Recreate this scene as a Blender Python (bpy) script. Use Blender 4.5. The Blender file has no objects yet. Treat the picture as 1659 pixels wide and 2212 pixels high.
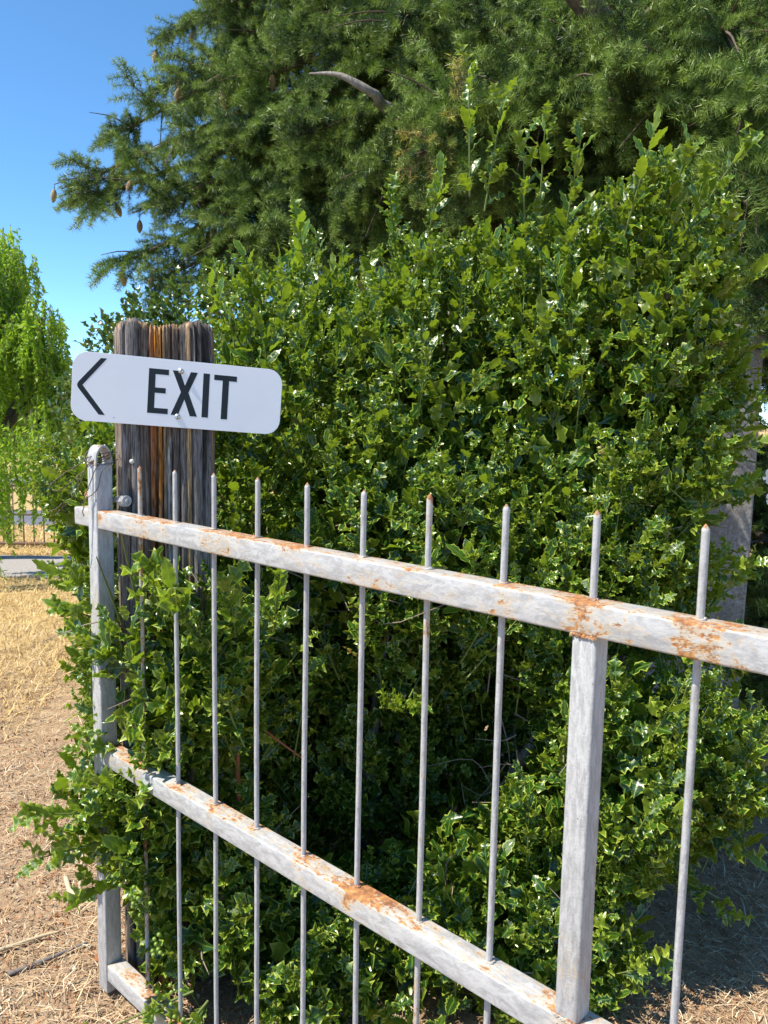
import bpy, bmesh, math, random
import numpy as np
from mathutils import Vector, Matrix, Euler, noise as mnoise

random.seed(7)
RNG = np.random.default_rng(11)
R = math.radians
scene = bpy.context.scene
col = scene.collection

# ------------------------------------------------------------------ camera
EYE = Vector((0, 0, 1.45))
cd = bpy.data.cameras.new('camera'); cam = bpy.data.objects.new('camera', cd); col.objects.link(cam)
right = Vector((0.99981, 0.00223, 0.01914)); down = Vector((0.01927, -0.11562, -0.99311)); fwd = Vector((0, 0.99329, -0.11564))
m = Matrix((right, -down, -fwd)).transposed().to_4x4(); m.translation = EYE
cam.matrix_world = m
cd.sensor_fit = 'HORIZONTAL'; cd.sensor_width = 36; cd.lens = 36 * 1764.2 / 1659
cd.clip_start = 0.05; cd.clip_end = 600
cd.dof.use_dof = True; cd.dof.focus_distance = 1.95; cd.dof.aperture_fstop = 20
scene.camera = cam

# ------------------------------------------------------------------ sky, sun, exposure
SUN_EL, SUN_AZ = R(57), R(22)          # azimuth: from the left, slightly in front
sdir = Vector((-math.cos(SUN_AZ) * math.cos(SUN_EL), -math.sin(SUN_AZ) * math.cos(SUN_EL), math.sin(SUN_EL)))
w = bpy.data.worlds.new('World'); scene.world = w; w.use_nodes = True
nt = w.node_tree; bg = nt.nodes['Background']
sky = nt.nodes.new('ShaderNodeTexSky'); sky.sky_type = 'NISHITA'; sky.sun_disc = False
sky.sun_elevation = SUN_EL; sky.sun_rotation = math.atan2(sdir.x, sdir.y) % (2 * math.pi)
sky.altitude = 2600; sky.air_density = .8; sky.dust_density = 0.0; sky.ozone_density = 6.0
hs = nt.nodes.new('ShaderNodeHueSaturation'); hs.inputs['Saturation'].default_value = 1.07; hs.inputs['Hue'].default_value = .49
nt.links.new(sky.outputs[0], hs.inputs['Color']); nt.links.new(hs.outputs[0], bg.inputs[0]); bg.inputs[1].default_value = 0.15
sl = bpy.data.lights.new('sun', 'SUN'); sl.energy = 4.3; sl.angle = R(0.53); sl.color = (1, 0.93, 0.82)
so = bpy.data.objects.new('sun', sl); col.objects.link(so); so.rotation_euler = sdir.to_track_quat('Z', 'Y').to_euler()
so.location = (-5, -3, 9)
scene.view_settings.view_transform = 'Standard'; scene.view_settings.look = 'None'
scene.view_settings.exposure = 1.0; scene.view_settings.gamma = 1.0; scene.view_settings.use_curve_mapping = False

# ------------------------------------------------------------------ helpers
def mesh_np(name, V, F, C=None, smooth=True):
    """V (n,3); F (m,3) or (m,4) int; C (n,4) per-vertex colour attribute 'col'"""
    V = np.ascontiguousarray(V, np.float32); F = np.ascontiguousarray(F, np.int32)
    me = bpy.data.meshes.new(name); k = F.shape[1]
    me.vertices.add(len(V)); me.vertices.foreach_set('co', V.ravel())
    me.loops.add(F.size); me.loops.foreach_set('vertex_index', F.ravel())
    me.polygons.add(len(F)); me.polygons.foreach_set('loop_start', np.arange(0, F.size, k, dtype=np.int32))
    try: me.polygons.foreach_set('loop_total', np.full(len(F), k, np.int32))
    except Exception: pass
    me.polygons.foreach_set('use_smooth', np.full(len(F), smooth, bool))
    if C is not None:
        a = me.attributes.new('col', 'FLOAT_COLOR', 'POINT'); a.data.foreach_set('color', np.ascontiguousarray(C, np.float32).ravel())
    me.update(calc_edges=True)
    return me

def obj(name, me, mat=None, parent=None, loc=None, rot=None, scale=None):
    o = bpy.data.objects.new(name, me); col.objects.link(o)
    if mat is not None and me is not None and len(me.materials) == 0: me.materials.append(mat)
    if parent is not None: o.parent = parent
    if loc is not None: o.location = loc
    if rot is not None: o.rotation_euler = rot
    if scale is not None: o.scale = scale
    return o

def tag(o, label=None, cat=None, group=None, kind=None):
    if label: o['label'] = label
    if cat: o['category'] = cat
    if group: o['group'] = group
    if kind: o['kind'] = kind
    return o

def thing(name, label, cat, loc=(0, 0, 0), rz=0, group=None):
    o = bpy.data.objects.new(name, None); col.objects.link(o); o.empty_display_size = .1
    o.location = loc; o.rotation_euler = (0, 0, rz)
    return tag(o, label, cat, group)

def bm_mesh(name, bm, smooth=False):
    me = bpy.data.meshes.new(name); bm.normal_update(); bm.to_mesh(me); bm.free()
    if smooth: me.polygons.foreach_set('use_smooth', np.ones(len(me.polygons), bool))
    return me

def box_me(name, lo, hi, bevel=0.0, seg=2, smooth=False, cuts=0, jitter=0):
    bm = bmesh.new(); bmesh.ops.create_cube(bm, size=1)
    lo = Vector(lo); hi = Vector(hi); c = (lo + hi) / 2; s = hi - lo
    for v in bm.verts: v.co = Vector((v.co.x * s.x, v.co.y * s.y, v.co.z * s.z)) + c
    if bevel: bmesh.ops.bevel(bm, geom=bm.edges[:], offset=bevel, segments=seg, affect='EDGES', profile=.5)
    if cuts:
        bmesh.ops.subdivide_edges(bm, edges=[e for e in bm.edges if e.calc_length() > .06], cuts=cuts, use_grid_fill=True)
        for v in bm.verts: v.co += mnoise.noise_vector(v.co * 9) * jitter
    return bm_mesh(name, bm, smooth)

def frames(P):
    P = np.asarray(P, float); T = np.gradient(P, axis=0); T /= np.linalg.norm(T, axis=1)[:, None] + 1e-12
    ref = np.array([0, 0, 1.0]) if abs(T[0][2]) < .9 else np.array([1.0, 0, 0])
    N = np.zeros_like(P); n = np.cross(T[0], ref); n /= np.linalg.norm(n)
    for i in range(len(P)):
        n = n - T[i] * (n @ T[i]); n /= np.linalg.norm(n) + 1e-12; N[i] = n
    return T, N, np.cross(T, N)

def tube_np(P, rad, n=8, bump=0.0, cap=True):
    P = np.asarray(P, float); k = len(P); rad = np.broadcast_to(np.asarray(rad, float), (k,))
    T, N, B = frames(P); a = np.arange(n) * 2 * np.pi / n
    rr = rad[:, None] * (1 + bump * RNG.standard_normal((k, n)))
    V = P[:, None] + rr[..., None] * (np.cos(a)[None, :, None] * N[:, None] + np.sin(a)[None, :, None] * B[:, None])
    V = V.reshape(-1, 3); i = np.arange(k - 1)[:, None] * n; j = np.arange(n)[None]; j2 = (j + 1) % n
    q = np.stack([i + j, i + j2, i + n + j2, i + n + j], -1).reshape(-1, 4)
    F = np.concatenate([q[:, [0, 1, 2]], q[:, [0, 2, 3]]])
    if cap:
        c0, c1 = len(V), len(V) + 1; V = np.vstack([V, P[0], P[-1]]); jj = np.arange(n)
        F = np.vstack([F, np.stack([np.full(n, c0), (jj + 1) % n, jj], -1),
                       np.stack([np.full(n, c1), (k - 1) * n + jj, (k - 1) * n + (jj + 1) % n], -1)])
    return V, F

class Acc:
    def __init__(s): s.V, s.F, s.C, s.n = [], [], [], 0
    def add(s, V, F, C=None):
        s.V.append(V); s.F.append(np.asarray(F) + s.n); s.n += len(V)
        s.C.append(np.broadcast_to(np.asarray(C if C is not None else (1, 1, 1, 1), float), (len(V), 4)))
    def mesh(s, name, smooth=True): return mesh_np(name, np.vstack(s.V), np.vstack(s.F), np.vstack(s.C), smooth)

def smoothcurve(pts, n):
    """Catmull-Rom through pts"""
    p = np.asarray(pts, float); p = np.vstack([2 * p[0] - p[1], p, 2 * p[-1] - p[-2]]); out = []
    m_ = len(p) - 3
    for t in np.linspace(0, m_ - 1e-6, n):
        i = int(t); u = t - i; a, b, c, d = p[i:i + 4]
        out.append(.5 * (2 * b + (c - a) * u + (2 * a - 5 * b + 4 * c - d) * u * u + (3 * b - a - 3 * c + d) * u ** 3))
    return np.array(out)

def unit(v): return v / (np.linalg.norm(v, axis=-1, keepdims=True) + 1e-12)

# ------------------------------------------------------------------ materials
class NT:
    def __init__(s, name):
        s.m = bpy.data.materials.new(name); s.m.use_nodes = True; s.t = s.m.node_tree
        s.b = s.t.nodes['Principled BSDF']; s.out = s.t.nodes['Material Output']
    def n(s, typ, **kw):
        x = s.t.nodes.new(typ)
        for k, v in kw.items():
            if k in x.inputs.keys() if isinstance(k, str) else False: x.inputs[k].default_value = v
            else: setattr(x, k, v)
        return x
    def l(s, a, b): s.t.links.new(a, b)
    def coord(s, which='Object', scale=(1, 1, 1)):
        c = s.n('ShaderNodeTexCoord'); mp = s.n('ShaderNodeMapping'); mp.inputs['Scale'].default_value = scale
        s.l(c.outputs[which], mp.inputs[0]); return mp.outputs[0]
    def noise(s, vec, scale, detail=4, rough=.55, dist=0):
        x = s.n('ShaderNodeTexNoise'); x.inputs['Scale'].default_value = scale; x.inputs['Detail'].default_value = detail
        x.inputs['Roughness'].default_value = rough; x.inputs['Distortion'].default_value = dist
        if vec is not None: s.l(vec, x.inputs['Vector'])
        return x.outputs['Fac']
    def ramp(s, fac, stops, interp='LINEAR'):
        x = s.n('ShaderNodeValToRGB'); x.color_ramp.interpolation = interp; e = x.color_ramp.elements
        for i, (p, c) in enumerate(stops):
            el = e[i] if i < 2 else e.new(p)
            el.position = p; el.color = (c, c, c, 1) if isinstance(c, (int, float)) else (*c, 1)
        s.l(fac, x.inputs[0]); return x.outputs[0]
    def mix(s, fac, a, b, typ='MIX'):
        x = s.n('ShaderNodeMix'); x.data_type = 'RGBA'; x.blend_type = typ
        for sock, v in ((x.inputs['Factor'], fac), (x.inputs['A'] if False else x.inputs[6], a), (x.inputs[7], b)):
            if isinstance(v, (int, float)): sock.default_value = v
            elif isinstance(v, tuple): sock.default_value = (*v, 1)
            else: s.l(v, sock)
        return x.outputs[2]
    def math(s, op, a, b=0.0, clamp=False):
        x = s.n('ShaderNodeMath'); x.operation = op; x.use_clamp = clamp
        for i, v in enumerate((a, b)):
            if isinstance(v, (int, float)): x.inputs[i].default_value = v
            else: s.l(v, x.inputs[i])
        return x.outputs[0]
    def bump(s, h, strength, dist):
        x = s.n('ShaderNodeBump'); x.inputs['Strength'].default_value = strength; x.inputs['Distance'].default_value = dist
        s.l(h, x.inputs['Height']); s.l(x.outputs[0], s.b.inputs['Normal']); return x.outputs[0]
    def base(s, c): s.l(c, s.b.inputs['Base Color'])
    def set(s, **kw):
        for k, v in kw.items():
            i = s.b.inputs[k.replace('_', ' ')]
            if isinstance(v, (int, float)): i.default_value = v
            elif isinstance(v, tuple): i.default_value = v if len(v) == 4 else (*v, 1)
            else: s.l(v, i)
        return s

def attr(t):
    a = t.n('ShaderNodeAttribute'); a.attribute_name = 'col'
    sp = t.n('ShaderNodeSeparateColor'); t.l(a.outputs['Color'], sp.inputs[0])
    return a, sp.outputs[0], sp.outputs[1], sp.outputs[2]

def simple(name, c, rough=.7, noise=0.25, scale=30, metallic=0):
    t = NT(name); v = t.coord(); f = t.noise(v, scale, 5)
    t.base(t.mix(f, tuple(x * (1 - noise) for x in c), tuple(min(1, x * (1 + noise)) for x in c)))
    t.set(Roughness=rough, Metallic=metallic); return t.m

def leaf_mat(name, dark, light, back, rim, vein, trans, rough=.27, trans_fac=.3, coat=.25):
    # col.r = distance from midrib (1 at the margin), col.g = tint of the leaf, col.b = youth
    t = NT(name); a, e, g, y = attr(t)
    c = t.mix(g, dark, light)
    c = t.mix(t.math('SUBTRACT', g, 1.0, True), c, (.24, .12, .04))      # a few dead leaves
    c = t.mix(y, c, (light[0] * 1.9, light[1] * 1.55, light[2] * 1.3))
    geo = t.n('ShaderNodeNewGeometry')
    cb = t.mix(g, back, tuple(x * 1.25 for x in back))
    c = t.mix(geo.outputs['Backfacing'], c, cb)
    v = t.ramp(e, [(0.0, 1), (.05, .75), (.1, 0)])
    c = t.mix(t.math('MULTIPLY', v, .75), c, vein)
    rm = t.ramp(e, [(.72, 0), (.88, 1)])
    c = t.mix(t.math('MULTIPLY', rm, .9), c, rim)
    t.base(c)
    t.set(Roughness=rough); t.b.inputs['Coat Weight'].default_value = coat; t.b.inputs['Coat Roughness'].default_value = .16
    t.b.inputs['Specular IOR Level'].default_value = .5
    nz = t.noise(t.coord('Object'), 90, 2); t.bump(nz, .25, .004)
    tr = t.n('ShaderNodeBsdfTranslucent'); t.l(t.mix(y, trans, tuple(x * 1.3 for x in trans)), tr.inputs[0])
    mx = t.n('ShaderNodeMixShader'); mx.inputs[0].default_value = trans_fac
    t.l(t.b.outputs[0], mx.inputs[1]); t.l(tr.outputs[0], mx.inputs[2]); t.l(mx.outputs[0], t.out.inputs[0])
    return t.m

M_HOLLY = leaf_mat('holly_leaf', (.012, .052, .008), (.046, .116, .009), (.125, .18, .020), (.36, .44, .06), (.20, .30, .04), (.30, .44, .02), 30e-2, .30, .10)
M_HOLLY_FAR = leaf_mat('holly_leaf_far', (.016, .05, .012), (.045, .10, .016), (.08, .12, .03), (.14, .2, .05), (.12, .17, .05), (.12, .2, .02))

def foliage_mat(name, dark, light, trans, tf=.25, rough=.5):
    t = NT(name); a, r_, g, b_ = attr(t)
    t.base(t.mix(g, dark, light)); t.set(Roughness=rough)
    tr = t.n('ShaderNodeBsdfTranslucent'); tr.inputs[0].default_value = (*trans, 1)
    mx = t.n('ShaderNodeMixShader'); mx.inputs[0].default_value = tf
    t.l(t.b.outputs[0], mx.inputs[1]); t.l(tr.outputs[0], mx.inputs[2]); t.l(mx.outputs[0], t.out.inputs[0])
    return t.m

M_WEEP = foliage_mat('weeping_leaf', (.15, .27, .015), (.30, .43, .04), (.40, .60, .03), .48)
M_FAR = foliage_mat('far_leaf', (.03, .06, .018), (.075, .10, .03), (.08, .12, .02), .2, .7)

def needle_mat():
    t = NT('fir_needle'); a = t.n('ShaderNodeAttribute'); a.attribute_name = 'col'
    t.base(a.outputs['Color']); t.set(Roughness=.42)
    tr = t.n('ShaderNodeBsdfTranslucent'); t.l(t.mix(1.0, a.outputs['Color'], (1.9, 1.9, .9), 'MULTIPLY'), tr.inputs[0])
    mx = t.n('ShaderNodeMixShader'); mx.inputs[0].default_value = .13; t.b.inputs['Specular IOR Level'].default_value = .25
    t.l(t.b.outputs[0], mx.inputs[1]); t.l(tr.outputs[0], mx.inputs[2]); t.l(mx.outputs[0], t.out.inputs[0]); return t.m
M_NEEDLE = needle_mat()

def bark_mat(name, a_, b_, scale=22):
    t = NT(name); v = t.coord('Object', (1, 1, .35)); f = t.noise(v, scale, 8, .65, .5)
    t.base(t.ramp(f, [(.3, a_), (.7, b_)])); t.set(Roughness=.9); t.bump(f, .9, .02); return t.m
M_BARK = bark_mat('fir_bark', (.05, .035, .022), (.17, .12, .08))
M_GREYBARK = bark_mat('grey_bark', (.14, .12, .10), (.34, .31, .27), 40)
M_STEM = simple('green_stem', (.13, .17, .035), .5, .35, 60)
M_DRYTWIG = simple('dry_twig', (.24, .19, .14), .85, .4, 70)
M_REDTWIG = simple('red_brown_stem', (.30, .10, .035), .8, .4, 60)

def paint_mat(name, rust=.5, amount=1.0, stretch=(1, 2.4, 2.4), joints=False, tips=False):
    t = NT(name); v = t.coord('Object', stretch); v1 = t.coord('Object')
    g1 = t.noise(v, 30, 9, .72, .6)                      # worn grey patches, stretched along the tube
    g2 = t.noise(v1, 160, 3, .6)
    c = t.ramp(g1, [(.38, (.28, .278, .275)), (.48, (.36, .357, .352)), (.56, (.45, .447, .437))])
    c = t.mix(t.math('MULTIPLY', g2, .3), c, (.36, .355, .35))
    geo = t.n('ShaderNodeNewGeometry'); sp = t.n('ShaderNodeSeparateXYZ'); t.l(geo.outputs['Normal'], sp.inputs[0])
    up = t.math('MULTIPLY', t.math('MAXIMUM', sp.outputs[2], 0.0), .072)
    r1 = t.noise(v1, 7.5, 3, .5, .2); r2 = t.noise(v, 42, 6, .68, .4); r3 = t.noise(v1, 130, 4, .7)
    s = t.math('ADD', t.math('ADD', t.math('MULTIPLY', r1, .46), t.math('MULTIPLY', r2, .32)), t.math('MULTIPLY', r3, .22))
    s = t.math('ADD', s, up)
    if joints or tips:
        so_ = t.n('ShaderNodeSeparateXYZ'); t.l(v1, so_.inputs[0])
    if joints:      # rust gathers where the pickets are welded through the rail
        fx = t.math('ABSOLUTE', t.math('SUBTRACT', t.math('FRACT', t.math('ADD', t.math('MULTIPLY', so_.outputs[0], 1 / .14), .5)), .5))
        s = t.math('ADD', s, t.math('MULTIPLY', t.ramp(fx, [(.02, 1), (.26, 0)]), .03))
    if tips: s = t.math('ADD', s, t.math('MULTIPLY', t.ramp(so_.outputs[2], [(.0, 0), (1, 1)]) if False else t.math('MULTIPLY', t.math('SUBTRACT', so_.outputs[2], 1.318), 60, True), .13))
    th = .675 - .16 * rust
    halo = t.ramp(s, [(th - .055, 0), (th + .02, 1)])
    core = t.ramp(s, [(th, 0), (th + .035, 1)])
    c = t.mix(t.math('MULTIPLY', halo, .55 * amount, True), c, (.55, .40, .20))
    rc = t.ramp(t.noise(v1, 95, 5, .7), [(.38, (.17, .055, .016)), (.52, (.34, .13, .03)), (.64, (.50, .25, .07))])
    c = t.mix(t.math('MULTIPLY', core, .92 * amount, True), c, rc)
    # small rusty chips
    ch = t.ramp(t.noise(v1, 210, 2, .5), [(.72, 0), (.76, 1)])
    c = t.mix(t.math('MULTIPLY', ch, .8), c, (.16, .08, .04))
    t.base(c)
    t.set(Roughness=t.math('ADD', .42, t.math('MULTIPLY', core, .4)))
    h = t.math('ADD', t.math('MULTIPLY', t.noise(v1, 110, 5, .65), 1.0), t.math('MULTIPLY', core, -.35))
    t.bump(h, .5, .0022); return t.m
M_RAIL = paint_mat('weathered_white_paint', .62, joints=True)
M_POST = paint_mat('weathered_grey_white_paint', .25, .9, (5, 5, 1))
M_BAR = paint_mat('painted_bar', .28, .9, (6, 6, 1), tips=True)
M_BARRUST = paint_mat('rusty_painted_bar', 1.1, 1, (6, 6, 1))
M_BARMID = paint_mat('half_rusted_bar', .72, 1, (6, 6, 1), tips=True)
M_RUST = simple('rust', (.26, .10, .035), .9, .5, 50)

# ------------------------------------------------------------------ ground and roads
def ground_mat():
    t = NT('dry_ground'); v = t.coord('Object')
    a = t.noise(v, 1.3, 6, .6, .4); b = t.noise(v, 14, 8, .7); c2 = t.noise(v, 75, 6, .7)
    c = t.ramp(b, [(.3, (.17, .10, .06)), (.48, (.36, .235, .14)), (.68, (.50, .36, .23))])
    c = t.mix(t.math('MULTIPLY', t.ramp(c2, [(.4, 0), (.65, 1)]), .5), c, (.46, .37, .25))
    sep = t.n('ShaderNodeSeparateXYZ'); t.l(v, sep.inputs[0])
    gold = t.math('ADD', t.math('MULTIPLY', sep.outputs[1], .33), t.math('MULTIPLY', a, 1.4))
    gold = t.ramp(gold, [(.0, 0), (1, 1)]) if False else t.math('MULTIPLY', t.math('SUBTRACT', gold, 1.75), 1.3, True)
    gc = t.ramp(b, [(.3, (.28, .19, .08)), (.5, (.48, .34, .15)), (.7, (.62, .47, .24))])
    c = t.mix(gold, c, gc)
    rs = t.ramp(t.noise(v, 22, 5, .7), [(.62, 0), (.7, 1)])
    c = t.mix(t.math('MULTIPLY', t.math('MULTIPLY', rs, .55), t.math('SUBTRACT', 1.0, gold, True)), c, (.27, .12, .06))
    t.base(c); t.set(Roughness=.95); t.b.inputs['Specular IOR Level'].default_value = .15
    t.bump(t.math('ADD', b, t.math('MULTIPLY', c2, .5)), .8, .03); return t.m

def grid_sheet(name, xs, ys, zf):
    X, Y = np.meshgrid(xs, ys); Z = zf(X, Y); V = np.stack([X, Y, Z], -1).reshape(-1, 3); nx = len(xs)
    i = (np.arange(len(ys) - 1)[:, None] * nx + np.arange(nx - 1)[None]).ravel()
    return mesh_np(name, V, np.stack([i, i + 1, i + nx + 1, i + nx], -1))

def hn(x, y):   # gentle lumps near the camera
    f = np.clip((6.3 - y) / 1.2, 0, 1)
    return f * (.016 * np.sin(3.1 * x + 1.7 * y) * np.sin(2.3 * y - 1.1 * x) + .009 * np.sin(9 * x + 2) * np.sin(8 * y + x * 3) + .005 * np.sin(21 * x - 7 * y))
xs = np.unique(np.concatenate([np.linspace(-300, -8, 8), np.linspace(-8, 6, 150), np.linspace(6, 300, 8)]))
ys = np.unique(np.concatenate([np.linspace(-60, -3, 5), np.linspace(-3, 9, 130), np.linspace(9, 500, 10)]))
g = obj('ground', grid_sheet('ground', xs, ys, hn), ground_mat()); tag(g, kind='structure')

def road_mat(name, cols, s):
    t = NT(name); v = t.coord('Object'); f = t.noise(v, s, 8, .75); f2 = t.noise(v, 1.1, 4)
    c = t.ramp(f, [(.3, cols[0]), (.7, cols[1])]); c = t.mix(t.math('MULTIPLY', f2, .4), c, cols[2])
    t.base(c); t.set(Roughness=.95); t.bump(f, .7, .02); return t.m
def strip(name, y0, y1, z, slope, mat):
    def zf(X, Y): return np.full_like(X, z)
    me = grid_sheet(name, np.linspace(-60, 60, 60), np.linspace(y0, y1, 4), zf)
    co = np.empty(len(me.vertices) * 3, np.float32); me.vertices.foreach_get('co', co); co = co.reshape(-1, 3)
    co[:, 1] += slope * (co[:, 0] + 3) + .06 * np.sin(co[:, 0] * 1.3) * (co[:, 1] > 0)
    me.vertices.foreach_set('co', co.ravel()); return tag(obj(name, me, mat), kind='structure')
strip('gravel_road', 6.95, 8.05, .004, .02, road_mat('gravel', ((.22, .20, .18), (.42, .39, .36), (.34, .30, .26)), 45))
strip('asphalt_road', 10.3, 11.9, .004, .05, road_mat('asphalt', ((.10, .10, .12), (.17, .17, .20), (.14, .14, .16)), 60))
strip('far_asphalt_road', 15.6, 18.2, .004, .05, road_mat('far_asphalt', ((.14, .13, .15), (.22, .20, .23), (.2, .17, .2)), 40))

# ------------------------------------------------------------------ white gate
YAW = R(43.2585)
gate = thing('iron_gate', 'white painted iron gate with rusty rails and spiked pickets in front of the holly hedge', 'gate', (-0.5446, 1.8047, 0), -YAW)
S = .14
def rail(z, x0, x1):
    me = box_me('rail', (x0, -.024, z - .043), (x1, .019, z), .0035, 3, True)
    return obj('rail', me, M_RAIL, gate)
TOPZ, MIDZ, LOWZ = 1.2204, .6446, .082
rail(TOPZ, -.262, 12.2 * S); rail(MIDZ, -.15, 12.2 * S); rail(LOWZ, -.15, 12.2 * S)
def picket(i, mat, dx=0.0):
    tip = 1.334 + random.uniform(-.003, .003)
    zs = np.concatenate([np.linspace(.079, tip - .010, 60), [tip - .0062, tip - .0012, tip]])
    rr = np.concatenate([np.full(60, .0049), [.0048, .0016, .0005]]); P = np.zeros((len(zs), 3)); P[:, 2] = zs
    P[:60, 0] += dx * np.sin(np.linspace(0, 3.1, 60)); P[:60, 1] += .0006 * np.sin(zs[:60] * 9 + i)
    V, F = tube_np(P, rr, 12, .012)
    o = obj('picket', mesh_np('picket', V, F), mat, gate, (i * S, .003, 0)); return o
for i in range(13):
    o = picket(i, M_BARRUST if i == 0 else M_BARMID if i == 6 else M_BAR, random.uniform(-.002, .002))
    if i == 0: o['label'] = 'rust brown picket nearest the gate end post'
def gpost(x, z0, z1, w_=.021, front=-.027, back=.016):
    return obj('gate_post', box_me('gate_post', (x - w_, front, z0), (x + w_, back, z1), .0042, 3, True), M_POST, gate)
p1 = gpost(-.165, .005, 1.328)
p2 = gpost(8.02 * S, MIDZ - .002, TOPZ - .041, .0175, -.0215, .0135); gpost(8.02 * S, LOWZ - .002, MIDZ - .041, .0175, -.0215, .0135)
gpost(12.3 * S, .005, 1.33)
# arched cap of the end post: a bent strip, open towards the gate
def arch():
    n = 14; a = np.linspace(0, np.pi, n); V = []; F = []
    for ro, rz in ((.0215, .046), (.0172, .041)):
        for x in (-.021, .021):
            V += [(x, -.0055 - ro * math.cos(t), 1.3265 + rz * math.sin(t) ** .85) for t in a]
    idx = lambda r_, x_, i: (r_ * 2 + x_) * n + i
    for i in range(n - 1):
        F += [(idx(0, 0, i), idx(0, 1, i), idx(0, 1, i + 1), idx(0, 0, i + 1)), (idx(1, 0, i), idx(1, 0, i + 1), idx(1, 1, i + 1), idx(1, 1, i)),
              (idx(0, 1, i), idx(1, 1, i), idx(1, 1, i + 1), idx(0, 1, i + 1)), (idx(0, 0, i), idx(0, 0, i + 1), idx(1, 0, i + 1), idx(1, 0, i))]
    me = mesh_np('post_cap', np.array(V), np.array(F), smooth=False); obj('post_cap', me, M_RAIL, gate, (-.165, 0, 0))
arch()
def hinge():
    P = [(-.305, .03, 1.243), (-.298, .03, 1.243), (-.290, .03, 1.2425), (-.262, .03, 1.242), (-.258, .03, 1.242), (-.105, .03, 1.242)]
    V, F = tube_np(P, [.003, .009, .0115, .0115, .006, .006], 14); b = obj('hinge_bolt', mesh_np('hinge_bolt', V, F), M_RAIL, gate)
    V, F = tube_np([(-.132, .03, 1.242), (-.112, .03, 1.242)], .0145, 6); obj('nut', mesh_np('nut', V, F, smooth=False), M_RAIL, b)
    V, F = tube_np([(-.110, .03, 1.243), (-.107, .03, 1.243)], .0125, 16); obj('washer', mesh_np('washer', V, F, smooth=False), M_RAIL, b)
    V, F = tube_np([(-.255, .024, .10), (-.255, .024, .155)], .017, 14)
hinge()
# weld beads where the stile meets the rails
def weld(x, z):
    A = Acc()
    for k in range(26):
        a = RNG.uniform(-.019, .019); V, F = tube_np([(x + a, -.0225 + RNG.uniform(-.001, .001), z + RNG.uniform(-.003, .001)), (x + a + .004, -.0225, z + RNG.uniform(-.003, .001))], RNG.uniform(.0012, .0028), 6); A.add(V, F)
    tag(obj('weld', A.mesh('weld'), M_RAIL, gate), kind='stuff')
def beads():
    A = Acc()
    for i in range(13):
        for z in (TOPZ, MIDZ, LOWZ):
            a = np.linspace(0, 6.283, 15); rr = .0062 + .0012 * RNG.standard_normal(15); rr[-1] = rr[0]
            V, F = tube_np(np.stack([i * S + rr * np.cos(a), .003 + rr * np.sin(a), z + .0008 + .0006 * RNG.standard_normal(15)], -1), .0016 * RNG.uniform(.6, 1.5, 15), 6, .15, False); A.add(V, F)
    tag(obj('weld', A.mesh('weld'), M_RAIL, gate), kind='stuff')
beads()
weld(8.02 * S, TOPZ - .043); weld(8.02 * S, MIDZ + .001)

# wire looped round the end post
def wire():
    root = thing('wire_coil', 'dark rusty wire looped round the arched top of the gate post', 'wire', (-.666, 1.90, 1.33))
    A = (-.666, 1.92, 1.33)
    loops = [
        [(.030, -.010, .020), (.0, -.032, .012), (-.028, -.022, .004), (-.04, -.03, -.008), (-.07, -.06, -.03), (-.098, -.07, -.055), (-.100, -.07, -.068), (-.085, -.065, -.070), (-.055, -.05, -.05), (-.025, -.04, -.018), (.012, -.034, .010), (.022, -.02, .016)],
        [(.028, -.012, .014), (.004, -.036, .005), (-.020, -.040, -.010), (-.040, -.05, -.045), (-.065, -.055, -.085), (-.090, -.06, -.112), (-.110, -.06, -.120)],
        [(.020, -.016, .010), (-.003, -.038, .002), (-.022, -.044, -.012), (-.034, -.05, -.045), (-.060, -.055, -.092), (-.085, -.06, -.118), (-.095, -.06, -.130)],
        [(.024, -.018, .004), (.004, -.042, -.010), (-.008, -.05, -.034), (-.022, -.05, -.072), (-.030, -.046, -.085), (-.038, -.046, -.105)],
        [(.040, -.006, .002), (.020, -.036, -.014), (.010, -.05, -.030), (.004, -.05, -.060), (-.010, -.05, -.080), (-.028, -.046, -.092), (-.034, -.046, -.118), (-.032, -.046, -.132)],
        [(-.028, .0, .022), (-.034, -.02, .010), (-.026, -.034, -.004), (-.006, -.036, -.004), (.016, -.034, .008), (.030, -.015, .016), (.034, .004, .018)],
        [(-.025, .0, .012), (-.030, -.024, .0), (-.014, -.036, -.008), (.012, -.036, .001), (.030, -.016, .010)],
    ]
    for k, L in enumerate(loops):
        P = smoothcurve(np.array(L) * (1.0, .75, 1.0), 40) + .0012 * RNG.standard_normal((40, 3)) * np.linspace(0, 1, 40)[:, None] + (0, .02, .008)
        V, F = tube_np(P, .0011, 6); obj('wire_strand', mesh_np('wire_strand', V, F), MW, root)
MW = simple('old_wire', (.13, .095, .07), .6, .4, 90, .5)
wire()

# pipe stub behind the post foot
ps = thing('pipe_stub', 'short grey pipe stub with rusty foot beside the gate post base', 'pipe', (-.715, 2.0, -.10))
V, F = tube_np([(0, 0, .125), (0, 0, .185), (0, 0, .185), (0, 0, .14)], [.0145, .0145, .0115, .0115], 16); obj('pipe', mesh_np('pipe', V, F, smooth=False), M_POST, ps)
V, F = tube_np([(0, 0, -.03), (0, 0, .119), (0, 0, .126)], [.010, .010, .024], 18); obj('rusty_foot', mesh_np('rusty_foot', V, F, smooth=False), M_RUST, ps)

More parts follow.
